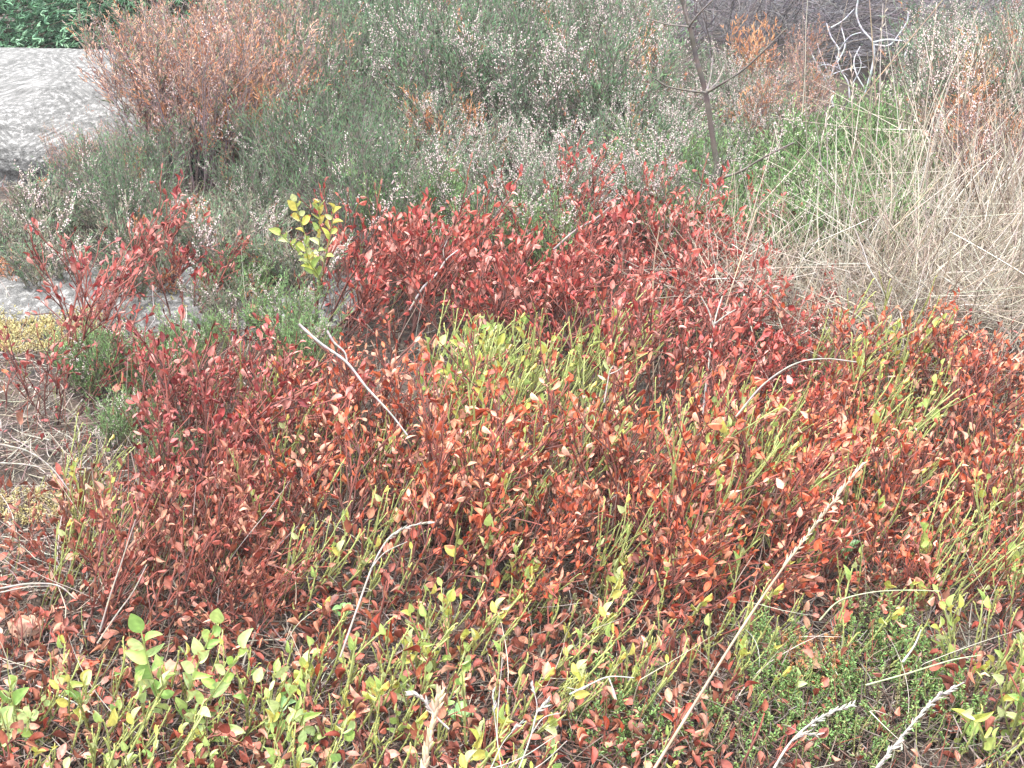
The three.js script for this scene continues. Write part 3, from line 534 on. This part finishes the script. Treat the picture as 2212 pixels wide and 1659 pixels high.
// the white lichen-covered dead branches in front of the brush
function branchy(o, polys, d, r, col, name = 'branch', sides = 5, mm = WOOD) {
  for (const [pts, k, dd = 0] of polys) { const raw = pts.map(([x, y], i) => at(x, y, d + dd * i / Math.max(1, pts.length - 1)).sub(o.position)), g = new GB(), c = raw.length > 2 ? new THREE.CatmullRomCurve3(raw).getPoints(raw.length * 7) : [raw[0], raw[0].clone().lerp(raw[1], 0.5), raw[1]]; g.tube(c, r * k, r * k * 0.55, sides, () => jit(col, 0.28), true, 0.22); part(name, g.build(), mm, o); }
  return o;
}
{
  const b = onGround(1850, 230), o = thing('dead_branch', b), d = b.distanceTo(camera.position) - 0.1, c = [0.4, 0.4, 0.43];
  branchy(o, [[[[1845, 250], [1872, 190], [1888, 120], [1885, 92], [1860, 60], [1850, 30], [1855, -10]], 1.2], [[[1885, 92], [1915, 86], [1950, 88], [1975, 84]], 1.0], [[[1885, 96], [1920, 98], [1945, 70], [1960, 45], [1962, 25]], 0.8], [[[1972, 86], [1955, 120], [1950, 160], [1935, 200]], 0.9],
    [[[1800, 230], [1790, 190], [1800, 150], [1812, 110], [1795, 80], [1785, 50]], 1.0], [[[1800, 200], [1770, 150], [1755, 120], [1745, 95]], 0.9], [[[1795, 170], [1775, 160], [1745, 130]], 0.7], [[[1812, 110], [1835, 80], [1860, 70]], 0.8, -0.1], [[[1806, 140], [1825, 100], [1818, 60]], 0.7, 0.1],
    [[[1835, 230], [1832, 180], [1815, 150], [1805, 120]], 0.8], [[[1790, 160], [1770, 110], [1765, 90]], 0.6], [[[1870, 195], [1850, 160], [1845, 130], [1858, 100]], 0.7, 0.1], [[[1840, 185], [1860, 140], [1850, 110]], 0.6], [[[1760, 190], [1790, 165], [1830, 150], [1870, 145]], 0.6, 0.1], [[[1750, 150], [1780, 140], [1810, 145]], 0.55], [[[1795, 60], [1820, 45], [1845, 20]], 0.7]], d, 0.005, c);
  tag(o, 'bleached white branching dead shrub before the grey brush', 'dead shrub');
}
{ // the bare sapling with its whorls of side branches
  const b = onGround(1566, 585), o = thing('pine_sapling', b), d = b.distanceTo(camera.position) - 0.02, c = [0.07, 0.056, 0.05], L = [0.14, 0.12, 0.11];
  branchy(o, [[[[1566, 590], [1561, 450], [1552, 380], [1538, 290], [1524, 200], [1505, 130], [1490, 60], [1474, 0], [1462, -60]], 1.1, 0.05]], d, 0.0082, c, 'trunk', 7);
  branchy(o, [[[[1557, 386], [1600, 370], [1650, 340], [1715, 308]], 0.9, -0.12], [[[1558, 384], [1540, 380], [1518, 372]], 0.6], [[[1556, 382], [1560, 365], [1563, 345]], 0.6, -0.1], [[[1560, 392], [1530, 402], [1475, 382]], 0.7, -0.15],
    [[[1524, 200], [1490, 196], [1440, 186], [1415, 170]], 0.85, -0.1], [[[1526, 198], [1535, 165], [1540, 120]], 0.8, 0.1], [[[1527, 200], [1560, 180], [1600, 155], [1650, 110], [1700, 60]], 0.85, -0.2], [[[1528, 198], [1550, 175], [1565, 140]], 0.8, 0.15],
    [[[1490, 58], [1475, 56], [1440, 52], [1400, 40]], 0.7, 0.1], [[[1490, 55], [1510, 30], [1540, 0]], 0.8, -0.1], [[[1488, 50], [1480, 20], [1485, -10]], 0.7]], d, 0.004, L);
  tag(o, 'bare dead pine sapling with whorls of side branches', 'sapling');
}

// ---------------------------------------------------------------- dry grass
R = mulberry(121);
function bladeGeo(bend, kink, w = 0.0022) {                                    // one metre long; scaled by the copy
  const g = new GB(), pts = []; let p = V(), d = V(0.05, 1, 0); const n = 8;
  for (let k = 0; k <= n; k++) { pts.push(p.clone()); d.x += bend / n; d.z += rr(-0.05, 0.05); if (kink && k === kink) d.add(V(0.9, -0.7, 0.2)); d.normalize(); p.addScaledVector(d, 1 / n); }
  g.tube(pts, (t) => w * (t < 0.7 ? 1 : lerp(1, 0.25, (t - 0.7) / 0.3)), 0, 3, [1, 1, 1]); return g.build();
}
const BLADES = [bladeGeo(0.1, 0), bladeGeo(0.5, 0), bladeGeo(1.3, 0), bladeGeo(2.4, 0), bladeGeo(0.2, 4), bladeGeo(0.3, 5, 0.003), bladeGeo(-0.4, 0)];
function scatter(name, geos, material, items, label, category) {               // what nobody could count: one mesh, from [matrix, colour, shape]
  const g = new GB(); for (const q of items) g.geo(geos[q[2] % geos.length], q[0], q[1]);
  const m = new THREE.Mesh(g.build(), material); m.name = name; scene.add(tag(m, label, category, null, 'stuff'));
}
const STRAWC = [[0.37, 0.31, 0.24], [0.43, 0.38, 0.31], [0.29, 0.235, 0.18], [0.48, 0.44, 0.38], [0.2, 0.155, 0.12]];
function pose(p, dir, roll, sx, sy) { const y = dir.clone().normalize(), x = V(Math.cos(roll), 0, Math.sin(roll)); x.addScaledVector(y, -x.dot(y)).normalize(); return new THREE.Matrix4().makeBasis(x, y, x.clone().cross(y)).scale(V(sx, sy, sx)).setPosition(p); }
const straw = [];
function strawIn(poly, n, len, tilt, h0 = 0, lift = 0.05) {
  const X = poly.map((q) => q[0]), Y = poly.map((q) => q[1]);
  for (let k = 0, m = 0; m < n && k < n * 8; k++) {
    const px = rr(Math.min(...X), Math.max(...X)), py = rr(Math.min(...Y), Math.max(...Y)); if (!inPoly(px, py, poly)) continue;
    const p = onGround(px, py, h0); p.y += rr(-0.01, lift); const d = V(rr(-tilt, tilt) + 0.05, 1, rr(-tilt, tilt)), l = rr(len[0], len[1]); m++;
    straw.push([pose(p, d, rr(0, 6.28), Math.min(1, l * 2.2) * rr(0.6, 1.1), l), jit(pick(STRAWC), 0.2), l > 0.28 ? pick([0, 0, 1, 6, 4]) : Math.floor(R() * 7)]);
  }
}
strawIn([[1880, 560], [2000, 450], [2250, 420], [2250, 750], [1880, 740], [1740, 660]], 2700, [0.1, 0.3], 1.2, 0.03);
strawIn([[1900, 520], [2250, 420], [2250, 700], [1920, 680]], 420, [0.22, 0.42], 0.45, 0.0, 0.03);
strawIn([[1900, 400], [2260, 320], [2260, 480], [1920, 480]], 170, [0.3, 0.55], 0.3, 0, 0.03);
strawIn([[1760, 560], [1900, 520], [1900, 680], [1760, 670]], 70, [0.25, 0.45], 0.3, 0, 0.03);
strawIn([[1480, 540], [1720, 550], [1780, 680], [1500, 670]], 700, [0.1, 0.25], 1.8, 0.08, 0.1);
strawIn([[1660, 690], [2250, 700], [2250, 900], [1700, 860]], 420, [0.1, 0.25], 1.8, 0.02, 0.08);
strawIn([[740, 400], [830, 400], [830, 460], [740, 460]], 60, [0.15, 0.28], 0.8, 0.03);
strawIn([[0, 600], [640, 600], [640, 800], [0, 830]], 200, [0.05, 0.15], 3, 0.0, 0.03);
strawIn([[0, 830], [260, 830], [300, 1250], [0, 1300]], 260, [0.05, 0.15], 3, 0.0, 0.03);
strawIn([[600, 620], [1500, 620], [2212, 900], [2212, 1659], [0, 1659], [0, 1300], [600, 1100]], 420, [0.05, 0.16], 2.2, 0.0, 0.03);
scatter('dry_grass', BLADES, STRAW, straw, 'tangle of pale dry grass blades matted over the heath', 'grass');

// single straws and seed heads that stand out
function straws(name, label, category, d, list, r, col, head) {
  const [x0, y0] = list[0][0][0], b = at(x0, y0, d), o = thing(name, b);
  branchy(o, list, d, r, col, 'stalk', 5, STRAW);
  if (head) for (const hp of head) {                                           // a spike of overlapping spikelets
    const raw = hp.pts.map(([x, y], i) => at(x, y, d + (hp.dd0 ?? 0) + (hp.dd ?? 0) * i / (hp.pts.length - 1)).sub(b)), cv = new THREE.CatmullRomCurve3(raw), g = new GB(), n = hp.n;
    for (let k = 0; k < n; k++) { const t = k / n, p = cv.getPoint(t), dir = cv.getTangent(t).addScaledVector(randDir(), 0.5).normalize(), L = hp.len * rr(0.6, 1.2); g.tube([p, p.clone().addScaledVector(dir, L * 0.4), p.clone().addScaledVector(dir, L)], (q) => hp.w * (q < 0.2 ? 0.4 : q < 0.7 ? 1 : 0.15) * rr(0.7, 1.2), 0, 4, jit(hp.col ?? col, 0.25)); }
    part('seed_head', g.build(), STRAW, o, 'stuff');
  }
  return tag(o, label, category);
}
const PALE = [0.31, 0.225, 0.155], WHT = [0.29, 0.26, 0.23];
straws('grass_stalk', 'long diagonal straw with slender seed head crossing the right foreground', 'grass stalk', 1.42, [[[[1395, 1690], [1500, 1520], [1620, 1330], [1700, 1215], [1780, 1110], [1864, 1000]], 1, 0.22]], 0.0019, PALE, [{ pts: [[1690, 1228], [1780, 1108], [1864, 1000]], n: 60, len: 0.010, w: 0.0014, dd0: 0.13, dd: 0.09, col: [0.34, 0.26, 0.19] }]);
straws('grass_stalk', 'arching white seed head over the crowberry mat', 'grass stalk', 1.4, [[[[1660, 1680], [1708, 1603], [1752, 1563], [1795, 1539], [1845, 1521]], 1, 0.08]], 0.0015, WHT, [{ pts: [[1745, 1568], [1795, 1539], [1845, 1521]], n: 30, len: 0.009, w: 0.0016, dd0: 0.04, dd: 0.04 }, { pts: [[1708, 1602], [1735, 1586], [1768, 1588]], n: 16, len: 0.008, w: 0.0013, dd0: 0.02 }]);
straws('grass_stalk', 'bristly grey-white seed head leaning right at the lower right', 'grass stalk', 1.38, [[[[1880, 1680], [1942, 1599], [1992, 1539], [2025, 1506], [2082, 1474]], 1, 0.08]], 0.0015, WHT, [{ pts: [[1890, 1660], [1942, 1599], [1992, 1539], [2025, 1506], [2060, 1486]], n: 60, len: 0.010, w: 0.0016, dd: 0.07 }]);
straws('grass_stalk', 'pale arching grass stalk over the hollow left of centre', 'grass stalk', 1.62, [[[[735, 1420], [770, 1319], [814, 1203], [847, 1156], [880, 1139], [932, 1129]], 1, 0.06], [[[800, 1230], [830, 1195], [880, 1170]], 0.7]], 0.0014, WHT, [{ pts: [[835, 1165], [880, 1139], [932, 1129]], n: 22, len: 0.010, w: 0.0013, dd0: 0.04 }]);
straws('grass_stalk', 'short white seed head above the brown seed head', 'grass stalk', 1.4, [[[[970, 1575], [937, 1543], [910, 1506], [884, 1497]], 1]], 0.0013, WHT, [{ pts: [[940, 1548], [910, 1506], [884, 1497]], n: 20, len: 0.009, w: 0.0016 }]);
straws('grass_stalk', 'fuzzy brown seed head close to the camera at the bottom edge', 'grass stalk', 1.12, [[[[913, 1680], [930, 1590], [952, 1495]], 1]], 0.0016, [0.4, 0.3, 0.2], [{ pts: [[914, 1675], [930, 1590], [950, 1500]], n: 40, len: 0.011, w: 0.0021, col: [0.4, 0.3, 0.2] }]);
straws('grass_panicle', 'forked white grass panicle in the bottom foreground', 'grass stalk', 1.36, [[[[1110, 1690], [1147, 1589], [1160, 1540], [1187, 1512]], 1], [[[1150, 1580], [1160, 1525], [1148, 1478]], 0.8], [[[1148, 1585], [1175, 1550], [1212, 1540]], 0.8], [[[1085, 1670], [1074, 1590], [1085, 1420]], 0.7], [[[1074, 1600], [1068, 1540], [1064, 1490]], 0.6], [[[1060, 1660], [1090, 1600], [1128, 1560]], 0.7], [[[1030, 1670], [1120, 1640], [1200, 1590]], 0.8], [[[1100, 1690], [1170, 1650], [1225, 1600]], 0.8]], 0.0009, [0.33, 0.31, 0.28],
  [{ pts: [[1160, 1540], [1175, 1525], [1188, 1510]], n: 8, len: 0.009, w: 0.0014 }, { pts: [[1156, 1500], [1148, 1478]], n: 6, len: 0.008, w: 0.0014 }, { pts: [[1068, 1540], [1064, 1490]], n: 7, len: 0.008, w: 0.0011 }, { pts: [[1105, 1580], [1128, 1560]], n: 6, len: 0.008, w: 0.0011 }]);
straws('grass_stalk', 'bent pale grass blade arching in from the left border', 'grass stalk', 1.62, [[[[-20, 1275], [67, 1261], [127, 1266], [163, 1294]], 1.2], [[[0, 1280], [60, 1268], [110, 1266]], 0.8]], 0.0012, WHT);
straws('grass_stalk', 'thin upright straw left of the pine sapling', 'grass stalk', 2.6, [[[[1412, 880], [1411, 760], [1410, 640], [1414, 560], [1425, 490]], 1]], 0.0017, PALE);
straws('grass_stalk', 'thin straw below the pine sapling leaning slightly right', 'grass stalk', 2.6, [[[[1525, 860], [1560, 690], [1600, 560], [1635, 450]], 1, 0.3]], 0.0017, PALE);
straws('grass_stalk', 'forked pale stalk in the thicket below the sapling', 'grass stalk', 2.4, [[[[1518, 900], [1530, 790], [1545, 690], [1560, 640]], 1, 0.1], [[[1542, 705], [1530, 670], [1514, 640]], 0.8], [[[1543, 700], [1570, 680], [1590, 668]], 0.8]], 0.0022, WHT);
straws('grass_stalk', 'tall straw rising past the white branches to the top edge', 'grass stalk', 4.6, [[[[1895, 420], [1893, 250], [1885, 100], [1876, -30]], 1]], 0.0028, PALE);
straws('grass_stalk', 'long slanting straw crossing the bright green heather', 'grass stalk', 4.2, [[[[1690, 480], [1760, 350], [1880, 190], [2020, 20], [2060, -30]], 1]], 0.0024, PALE);
straws('grass_stalk', 'low arching dry blade among the green stems at right', 'grass stalk', 2.0, [[[[1590, 900], [1650, 830], [1720, 785], [1780, 775], [1850, 782]], 1]], 0.0017, WHT);
straws('grass_stalk', 'straight pale straw leaning left across the grass tangle', 'grass stalk', 3.1, [[[[1960, 780], [1910, 660], [1880, 580], [1850, 500]], 1]], 0.002, WHT);
straws('grass_stalk', 'long pale straw lying across the grass tangle', 'grass stalk', 3.0, [[[[2040, 760], [1960, 640], [1880, 560], [1780, 500]], 1]], 0.002, WHT);
straws('grass_stalk', 'pale straw sloping up to the right in the grass tangle', 'grass stalk', 3.0, [[[[1990, 690], [2060, 620], [2120, 560], [2200, 500]], 1]], 0.002, WHT);
straws('grass_stalk', 'thin green grass blade arching over the crowberry mat', 'grass stalk', 1.55, [[[[1770, 1340], [1810, 1300], [1880, 1280], [1960, 1275], [2030, 1277]], 1]], 0.0011, [0.3, 0.32, 0.2]);
straws('grass_stalk', 'thin straight green blade over the crowberry mat', 'grass stalk', 1.42, [[[[1870, 1480], [1960, 1455], [2060, 1425], [2120, 1415]], 1]], 0.0011, [0.3, 0.34, 0.2]);
straws('grass_stalk', 'curved grey stem standing above the crowberry mat', 'grass stalk', 1.48, [[[[1950, 1430], [1975, 1395], [1990, 1360]], 1]], 0.0013, [0.42, 0.4, 0.36]);
// sets of slim straws standing in the grass at the right
{
  let n = 0;
  for (let k = 0; k < 400 && n < 48; k++) {
    const px = rr(1700, 2212), py = rr(420, 660); if (px < 1880 && R() < 0.6) continue;
    const p = onGround(px, py), o = thing('grass_straw', p), g = new GB(), L = rr(0.35, 0.72), pts = wander(V(0, -0.01, 0), V(rr(-0.25, 0.4), 1, rr(-0.2, 0.2)), L, 8, 0.05, -0.01), c = jit(pick(STRAWC), 0.15);
    g.tube(pts, 0.0019, 0.0008, 3, c); part('stalk', g.build(), STRAW, o); n++;
    if (R() < 0.35) { const h = new GB(); for (let q = 0; q < 14; q++) { const i = 6 + (q > 7 ? 1 : 0), pp = pts[i].clone().lerp(pts[i + 1], R()), d = pts[8].clone().sub(pts[6]).normalize().addScaledVector(randDir(), 0.5); h.tube([pp, pp.clone().addScaledVector(d, 0.006), pp.clone().addScaledVector(d, 0.013)], (t) => (t > 0.2 && t < 0.8 ? 0.0016 : 0.0005), 0, 3, jit([0.6, 0.52, 0.44], 0.2)); } part('seed_head', h.build(), STRAW, o, 'stuff'); }
    labelLater(o, 'slim upright straw', 'grass stalk', 'slim straws standing in the dry grass', V(p.x, p.y + 0.2, p.z));
  }
}

// ---------------------------------------------------------------- sticks
function stick(name, label, d, list, r, col) { const [x0, y0] = list[0][0][0], o = thing(name, at(x0, y0, d)); branchy(o, list, d, r * 0.64, col.map((x) => x * 0.6), 'branch', 6); return tag(o, label, 'twig'); }
stick('dead_twig', 'forked white dead twig lying in the red bilberries', 1.98, [[[[645, 700], [690, 740], [748, 782], [790, 835], [815, 862], [845, 895], [880, 940]], 1, -0.03], [[[706, 714], [722, 740], [745, 762], [750, 784]], 0.85]], 0.0036, [0.55, 0.5, 0.48]);
stick('dead_twig', 'bent grey stick standing in the crimson thicket', 2.75, [[[[885, 670], [915, 620], [945, 590], [965, 560], [990, 540]], 1], [[[962, 562], [958, 540], [966, 520]], 0.6]], 0.0042, [0.5, 0.45, 0.44]);
stick('dead_twig', 'pale stick leaning in the reddest thicket near the sapling', 2.95, [[[[1195, 540], [1240, 500], [1290, 470], [1315, 448]], 1]], 0.004, [0.45, 0.38, 0.36]);
stick('dead_twig', 'thin grey dead stem left of the brown bilberry shoots', 1.55, [[[[215, 1365], [240, 1280], [263, 1213], [280, 1160], [293, 1122]], 1]], 0.0015, [0.42, 0.36, 0.31]);
stick('dead_twig', 'second grey dead stem leaning right behind the big green sprig', 1.5, [[[[210, 1390], [250, 1330], [287, 1279], [317, 1220]], 1]], 0.0016, [0.42, 0.36, 0.31]);
stick('dead_twig', 'grey dead stem at the left border above the arching blade', 1.95, [[[[0, 960], [60, 975], [110, 1010], [150, 1060]], 1], [[[0, 1000], [50, 1003], [90, 1010]], 0.8]], 0.0022, [0.5, 0.46, 0.42]);
stick('dead_twig', 'branched white twig lying beside the crowberry mat', 1.42, [[[[1230, 1500], [1275, 1478], [1315, 1462], [1370, 1464]], 1], [[[1315, 1464], [1325, 1490], [1332, 1512]], 0.9], [[[1275, 1478], [1255, 1490], [1225, 1485]], 0.7]], 0.0016, [0.58, 0.54, 0.5]);
stick('dead_twig', 'pale twig with small side twigs right of centre', 2.0, [[[[1305, 870], [1312, 830], [1318, 800], [1325, 790]], 1], [[[1318, 808], [1335, 800], [1345, 792]], 0.8]], 0.002, [0.5, 0.46, 0.42]);

// ---------------------------------------------------------------- crowberry mat
R = mulberry(131);
function needleSprig(len, cols, wdt = 0.0016, nl = 0.0046) {
  const g = new GB(), pts = wander(V(0, -0.006, 0), V(rr(-0.6, 0.6), 1, rr(-0.6, 0.6)), len, 6, 0.14, 0.06); g.tube(pts, 0.0011, 0.0006, 3, [0.16, 0.1, 0.06]);
  for (let q = 0.14; q < 1.0; q += 0.0011 / len) {
    const f = q * 6 * 0.999, i = Math.floor(f), p = pts[i].clone().lerp(pts[i + 1], f - i), t = pts[i + 1].clone().sub(pts[i]).normalize();
    const d = t.clone().multiplyScalar(q > 0.85 ? 1.1 : 0.5).addScaledVector(randDir(), 0.9).normalize(), L = nl * rr(0.7, 1.15) * (q > 0.9 ? 0.7 : 1), c = jit(pick(cols), 0.2);
    g.tube([p, p.clone().addScaledVector(d, L * 0.5), p.clone().addScaledVector(d, L)], (t2) => wdt * (t2 < 0.2 ? 0.4 : t2 < 0.8 ? 0.62 : 0.12), 0, 3, c);
  }
  return g.build();
}
const CROWC = [[0.15, 0.27, 0.075], [0.11, 0.21, 0.06], [0.2, 0.31, 0.1], [0.21, 0.26, 0.08]], DEADC = [[0.45, 0.2, 0.08], [0.38, 0.16, 0.07], [0.52, 0.27, 0.13]], DULLC = [[0.2, 0.19, 0.1], [0.16, 0.2, 0.08], [0.23, 0.17, 0.1]];
const SPR = [...Array(7)].map((_, k) => needleSprig(0.035 + 0.006 * (k % 4), CROWC)), SPD = [...Array(3)].map(() => needleSprig(0.03, DEADC)), SPO = [...Array(3)].map(() => needleSprig(0.035, DULLC));
function crow(px, py, rx, n, geos, label, what = 'crowberry_clump') {
  n = Math.round(n * 1.5);
  const b = onGround(px, py), o = thing(what, b);
  for (let k = 0; k < n; k++) {
    const a = k * 2.399, q = Math.sqrt((k + 0.5) / n), x = Math.cos(a) * rx * q + rr(-0.006, 0.006), z = Math.sin(a) * rx * 1.25 * q + rr(-0.006, 0.006), m = part('shoot', pick(geos), NEEDLE, o);
    m.position.set(x, groundY(b.x + x, b.z + z) - b.y + 0.004 + 0.012 * (1 - q), z); m.rotation.set(Math.sin(a) * q * 0.5, rr(0, 6.28), -Math.cos(a) * q * 0.5); m.scale.setScalar(rr(0.95, 1.45));
  }
  return tag(o, label, 'crowberry', 'crowberry clumps at lower right');
}
crow(1945, 1470, 0.062, 46, SPR, 'bright green crowberry clump right of the dead tan leaf');
crow(1880, 1420, 0.05, 26, [...SPR.slice(0, 4), SPO[0]], 'feathery green crowberry clump behind the dead tan leaf');
crow(1665, 1460, 0.042, 24, SPR, 'green crowberry clump left of the dead tan leaf');
crow(1745, 1530, 0.06, 44, SPR, 'yellow-green crowberry clump in front of the dead tan leaf');
crow(1830, 1500, 0.03, 14, SPR, 'small crowberry clump touching the right edge of the tan leaf');
crow(1690, 1600, 0.055, 36, SPR, 'crowberry clump under the arching white seed head');
crow(1880, 1580, 0.055, 34, [...SPR, ...SPO], 'crowberry clump between the two white seed heads');
crow(2000, 1540, 0.045, 22, SPR, 'crowberry clump right of the bristly seed head');
crow(1560, 1640, 0.05, 28, [...SPR, ...SPO], 'crowberry clump at the bottom edge left of the white seed head');
crow(1340, 1600, 0.07, 52, [...SPR, ...SPR, ...SPO], 'wide crowberry clump at the bottom edge right of the forked grass');
crow(1310, 1520, 0.022, 10, SPR, 'narrow upright crowberry clump below the branched white twig');
crow(2080, 1600, 0.04, 20, SPR, 'crowberry clump by the yellow sprigs at lower right');
crow(1800, 1640, 0.06, 30, [...SPR, ...SPO], 'dull green crowberry clump at the bottom edge');
crow(1715, 1462, 0.026, 20, SPD, 'orange dead crowberry clump on the dead tan leaf', 'dead_crowberry_clump');
crow(1800, 1452, 0.034, 22, SPD, 'rusty dead crowberry clump right of the dead tan leaf', 'dead_crowberry_clump');
crow(1775, 1500, 0.024, 14, SPD, 'rusty dead crowberry clump in front of the tan leaf', 'dead_crowberry_clump');
crow(1160, 1330, 0.04, 16, SPO, 'dull olive crowberry clump below the centre sprigs');
crow(1260, 1400, 0.035, 14, SPO, 'dull olive crowberry clump in the brown litter');
crow(1900, 1310, 0.03, 10, SPO, 'dull olive crowberry clump above the green mat');
// dead broad leaves
R = mulberry(141);
const BIG = [leafGeo({ wid: 0.7, fold: 0.25, curl: 0.5, spots: 0.45, rows: 10, ragged: 0.3 }), leafGeo({ wid: 0.8, roll: 0.4, fold: 0.1, curl: -0.6, spots: 0.45, rows: 10, ragged: 0.35 })];
const TAN = mat([0.25, 0.145, 0.085], 0.75), TAN2 = mat([0.34, 0.2, 0.14], 0.75), PINK = mat([0.34, 0.15, 0.1], 0.7);
function deadLeaf(label, px, py, len, dir, up, m, lift = 0.02) { const b = onGround(px, py); b.y += lift; const o = new THREE.Mesh(pick(BIG), m); o.name = numbered('dead_leaf'); leafMatrix(b, dir, up, len).decompose(o.position, o.quaternion, o.scale); scene.add(o); return tag(o, label, 'dead leaf'); }
deadLeaf('large tan dead leaf lying in the crowberry mat', 1715, 1452, 0.055, V(0.55, -0.05, 0.8), V(-0.3, 1, 0.7), TAN, 0.022);
deadLeaf('crumpled tan dead leaf at the left border', 20, 1400, 0.06, V(0.9, 0.2, 0.3), V(0.1, 1, 0.6), TAN2, 0.03);
deadLeaf('broad pinkish dead leaf among the brown bilberry shoots', 290, 1270, 0.055, V(0.3, 0.9, -0.2), V(0.2, 0.3, 0.9), TAN2, 0.02);
deadLeaf('rounded tan dead leaf left of the brown bilberry shoots', 190, 1100, 0.05, V(0.1, 0.9, -0.3), V(0.3, 0.3, 0.9), TAN, 0.02);
deadLeaf('brown dead leaf behind the corner sprig', 110, 1480, 0.05, V(0.9, 0.1, -0.3), V(0, 1, 0.4), PINK, 0.03);
deadLeaf('curled red dead leaf above the crowberry mat', 1790, 1400, 0.038, V(0.85, 0.35, -0.2), V(-0.2, 0.9, 0.25), RED_M[3], 0.025);
deadLeaf('pale pink dead leaf at the left border', 45, 950, 0.04, V(0.5, 0.6, 0.2), V(-0.2, 0.5, 0.9), PINK, 0.03);
deadLeaf('rusty dead leaf beneath the green sprig at lower left', 330, 1500, 0.045, V(0.6, 0.3, 0.2), V(-0.2, 0.8, 0.6), PINK, 0.03);

// ---------------------------------------------------------------- litter, undergrowth, moss
R = mulberry(151);
const TWG = [0, 1, 2].map(() => { const g = new GB(); g.tube(wander(V(0, -0.5, 0), V(0, 1, 0), 1, 3, 0.22, 0), 0.016, 0.008, 3, [1, 1, 1]); return g.build(); });
const litter = [], under = [], moss = [];
function overGround(n, f) {                                                    // evenly over the picture's ground, so denser where it is close
  for (let k = 0; k < n; k++) { const px = rr(-60, 2270), py = rr(330, 1740), p = onGround(px, Math.min(py, 1655)); if (py > 1655) { p.z += rr(0, 0.12); p.x += rr(-0.1, 0.1); } p.y = groundY(p.x, p.z); f(p, px, py); }
}
overGround(22000, (p, px, py) => { const d = V(rr(-1, 1), rr(-0.25, 0.35), rr(-1, 1)).normalize(), l = rr(0.02, 0.075); p.y += rr(0, 0.025); litter.push([pose(p, d, rr(0, 6.28), l * rr(0.7, 1.3) + 0.02, l), jit(pick((px < 280 && py > 780 && py < 1300) || (px < 640 && py < 800) ? [[0.3, 0.26, 0.22], [0.4, 0.36, 0.31], [0.18, 0.14, 0.12], [0.2, 0.13, 0.12]] : [[0.12, 0.09, 0.075], [0.18, 0.15, 0.125], [0.07, 0.05, 0.042], [0.26, 0.225, 0.19], [0.13, 0.07, 0.055], [0.085, 0.05, 0.04]]), 0.25), Math.floor(R() * 3)]); });
scatter('twig_litter', TWG, WOOD, litter, 'litter of fine brown and grey twigs covering the ground', 'litter');
const isRed = (px, py) => THICKET.some((t) => t[1] < 0.16 && inPoly(px, py - 60, t[0]));
overGround(18000, (p, px, py) => {
  const lush = isRed(px, py); if (!lush && R() < (py > 1150 ? 0.2 : 0.85)) return; if (py > 1380 && px > 1560 && R() < 0.8) return;
  p.y += lush ? rr(0.005, 0.13) : py > 1100 ? rr(0.003, 0.055) : rr(0.003, 0.03); const flat = p.y - groundY(p.x, p.z) < 0.03;
  const cr = (px < 640 && py < 1120) || py < 860, col = jit(pick(cr ? [[0.24, 0.045, 0.045], [0.3, 0.06, 0.055], [0.18, 0.04, 0.04], [0.32, 0.13, 0.11]] : [[0.3, 0.07, 0.045], [0.24, 0.07, 0.045], [0.36, 0.14, 0.09], [0.19, 0.06, 0.04], [0.42, 0.2, 0.14]]), 0.2);
  const m = leafMatrix(p, V(rr(-1, 1), flat ? rr(-0.2, 0.3) : rr(-0.6, 0.9), rr(-1, 1)), V(rr(-0.6, 0.6), 1, rr(-0.6, 0.6)), py > 1200 ? rr(0.013, 0.024) : rr(0.011, 0.02)); under.push([m, col, Math.floor(R() * 11)]);
});
const UNDER_M = mat([1, 1, 1], 0.55, LT);
scatter('fallen_leaves', RED_LEAVES, UNDER_M, under, 'russet bilberry leaves lying and hanging low in the undergrowth', 'leaves');
const stemsU = [];
overGround(15000, (p, px, py) => { const lush = isRed(px, py); if (!lush && R() < 0.75) return; const l = rr(0.05, lush ? 0.17 : 0.09), d = V(rr(-0.4, 0.8), 1, rr(-0.5, 0.5)).normalize(); p.addScaledVector(d, l * 0.48); stemsU.push([pose(p, d, rr(0, 6), l * 0.35 + 0.03, l), jit(R() < 0.2 ? [0.24, 0.25, 0.09] : pick([[0.2, 0.065, 0.045], [0.08, 0.04, 0.032], [0.15, 0.1, 0.07], [0.24, 0.075, 0.05], [0.28, 0.23, 0.19]]), 0.25), Math.floor(R() * 3)]); });
scatter('undergrowth_stems', TWG, WOOD, stemsU, 'crowded reddish undergrowth stems below the bilberry leaves', 'undergrowth');
// yellowish moss beside the slab
const MO = [needleSprig(0.02, [[1, 1, 1]], 0.0014, 0.005), needleSprig(0.016, [[1, 1, 1]], 0.0014, 0.005)];
for (const [px, py, rx, rz, n] of [[40, 745, 0.2, 0.16, 1300], [600, 660, 0.1, 0.12, 300], [70, 1130, 0.12, 0.06, 200], [330, 680, 0.16, 0.08, 160]]) { const b = onGround(px, py); for (let k = 0; k < n; k++) { const a = rr(0, 6.28), q = Math.sqrt(R()), x = b.x + Math.cos(a) * q * rx, z = b.z + Math.sin(a) * q * rz, p = V(x, groundY(x, z) + 0.028, z); moss.push([pose(p, V(rr(-0.5, 0.5), 1, rr(-0.5, 0.5)), rr(0, 6), rr(0.7, 1.3), rr(0.7, 1.3)), jit([0.5, 0.43, 0.2], 0.2), Math.floor(R() * 2)]); } }
scatter('moss', MO, NEEDLE, moss, 'yellowish moss cushions by the pale rock slab', 'moss');

giveLabels();
scene.fog = new THREE.FogExp2(new THREE.Color(0.86, 0.93, 1), 0.0028);
shade(scene);
renderer.render(scene, camera);
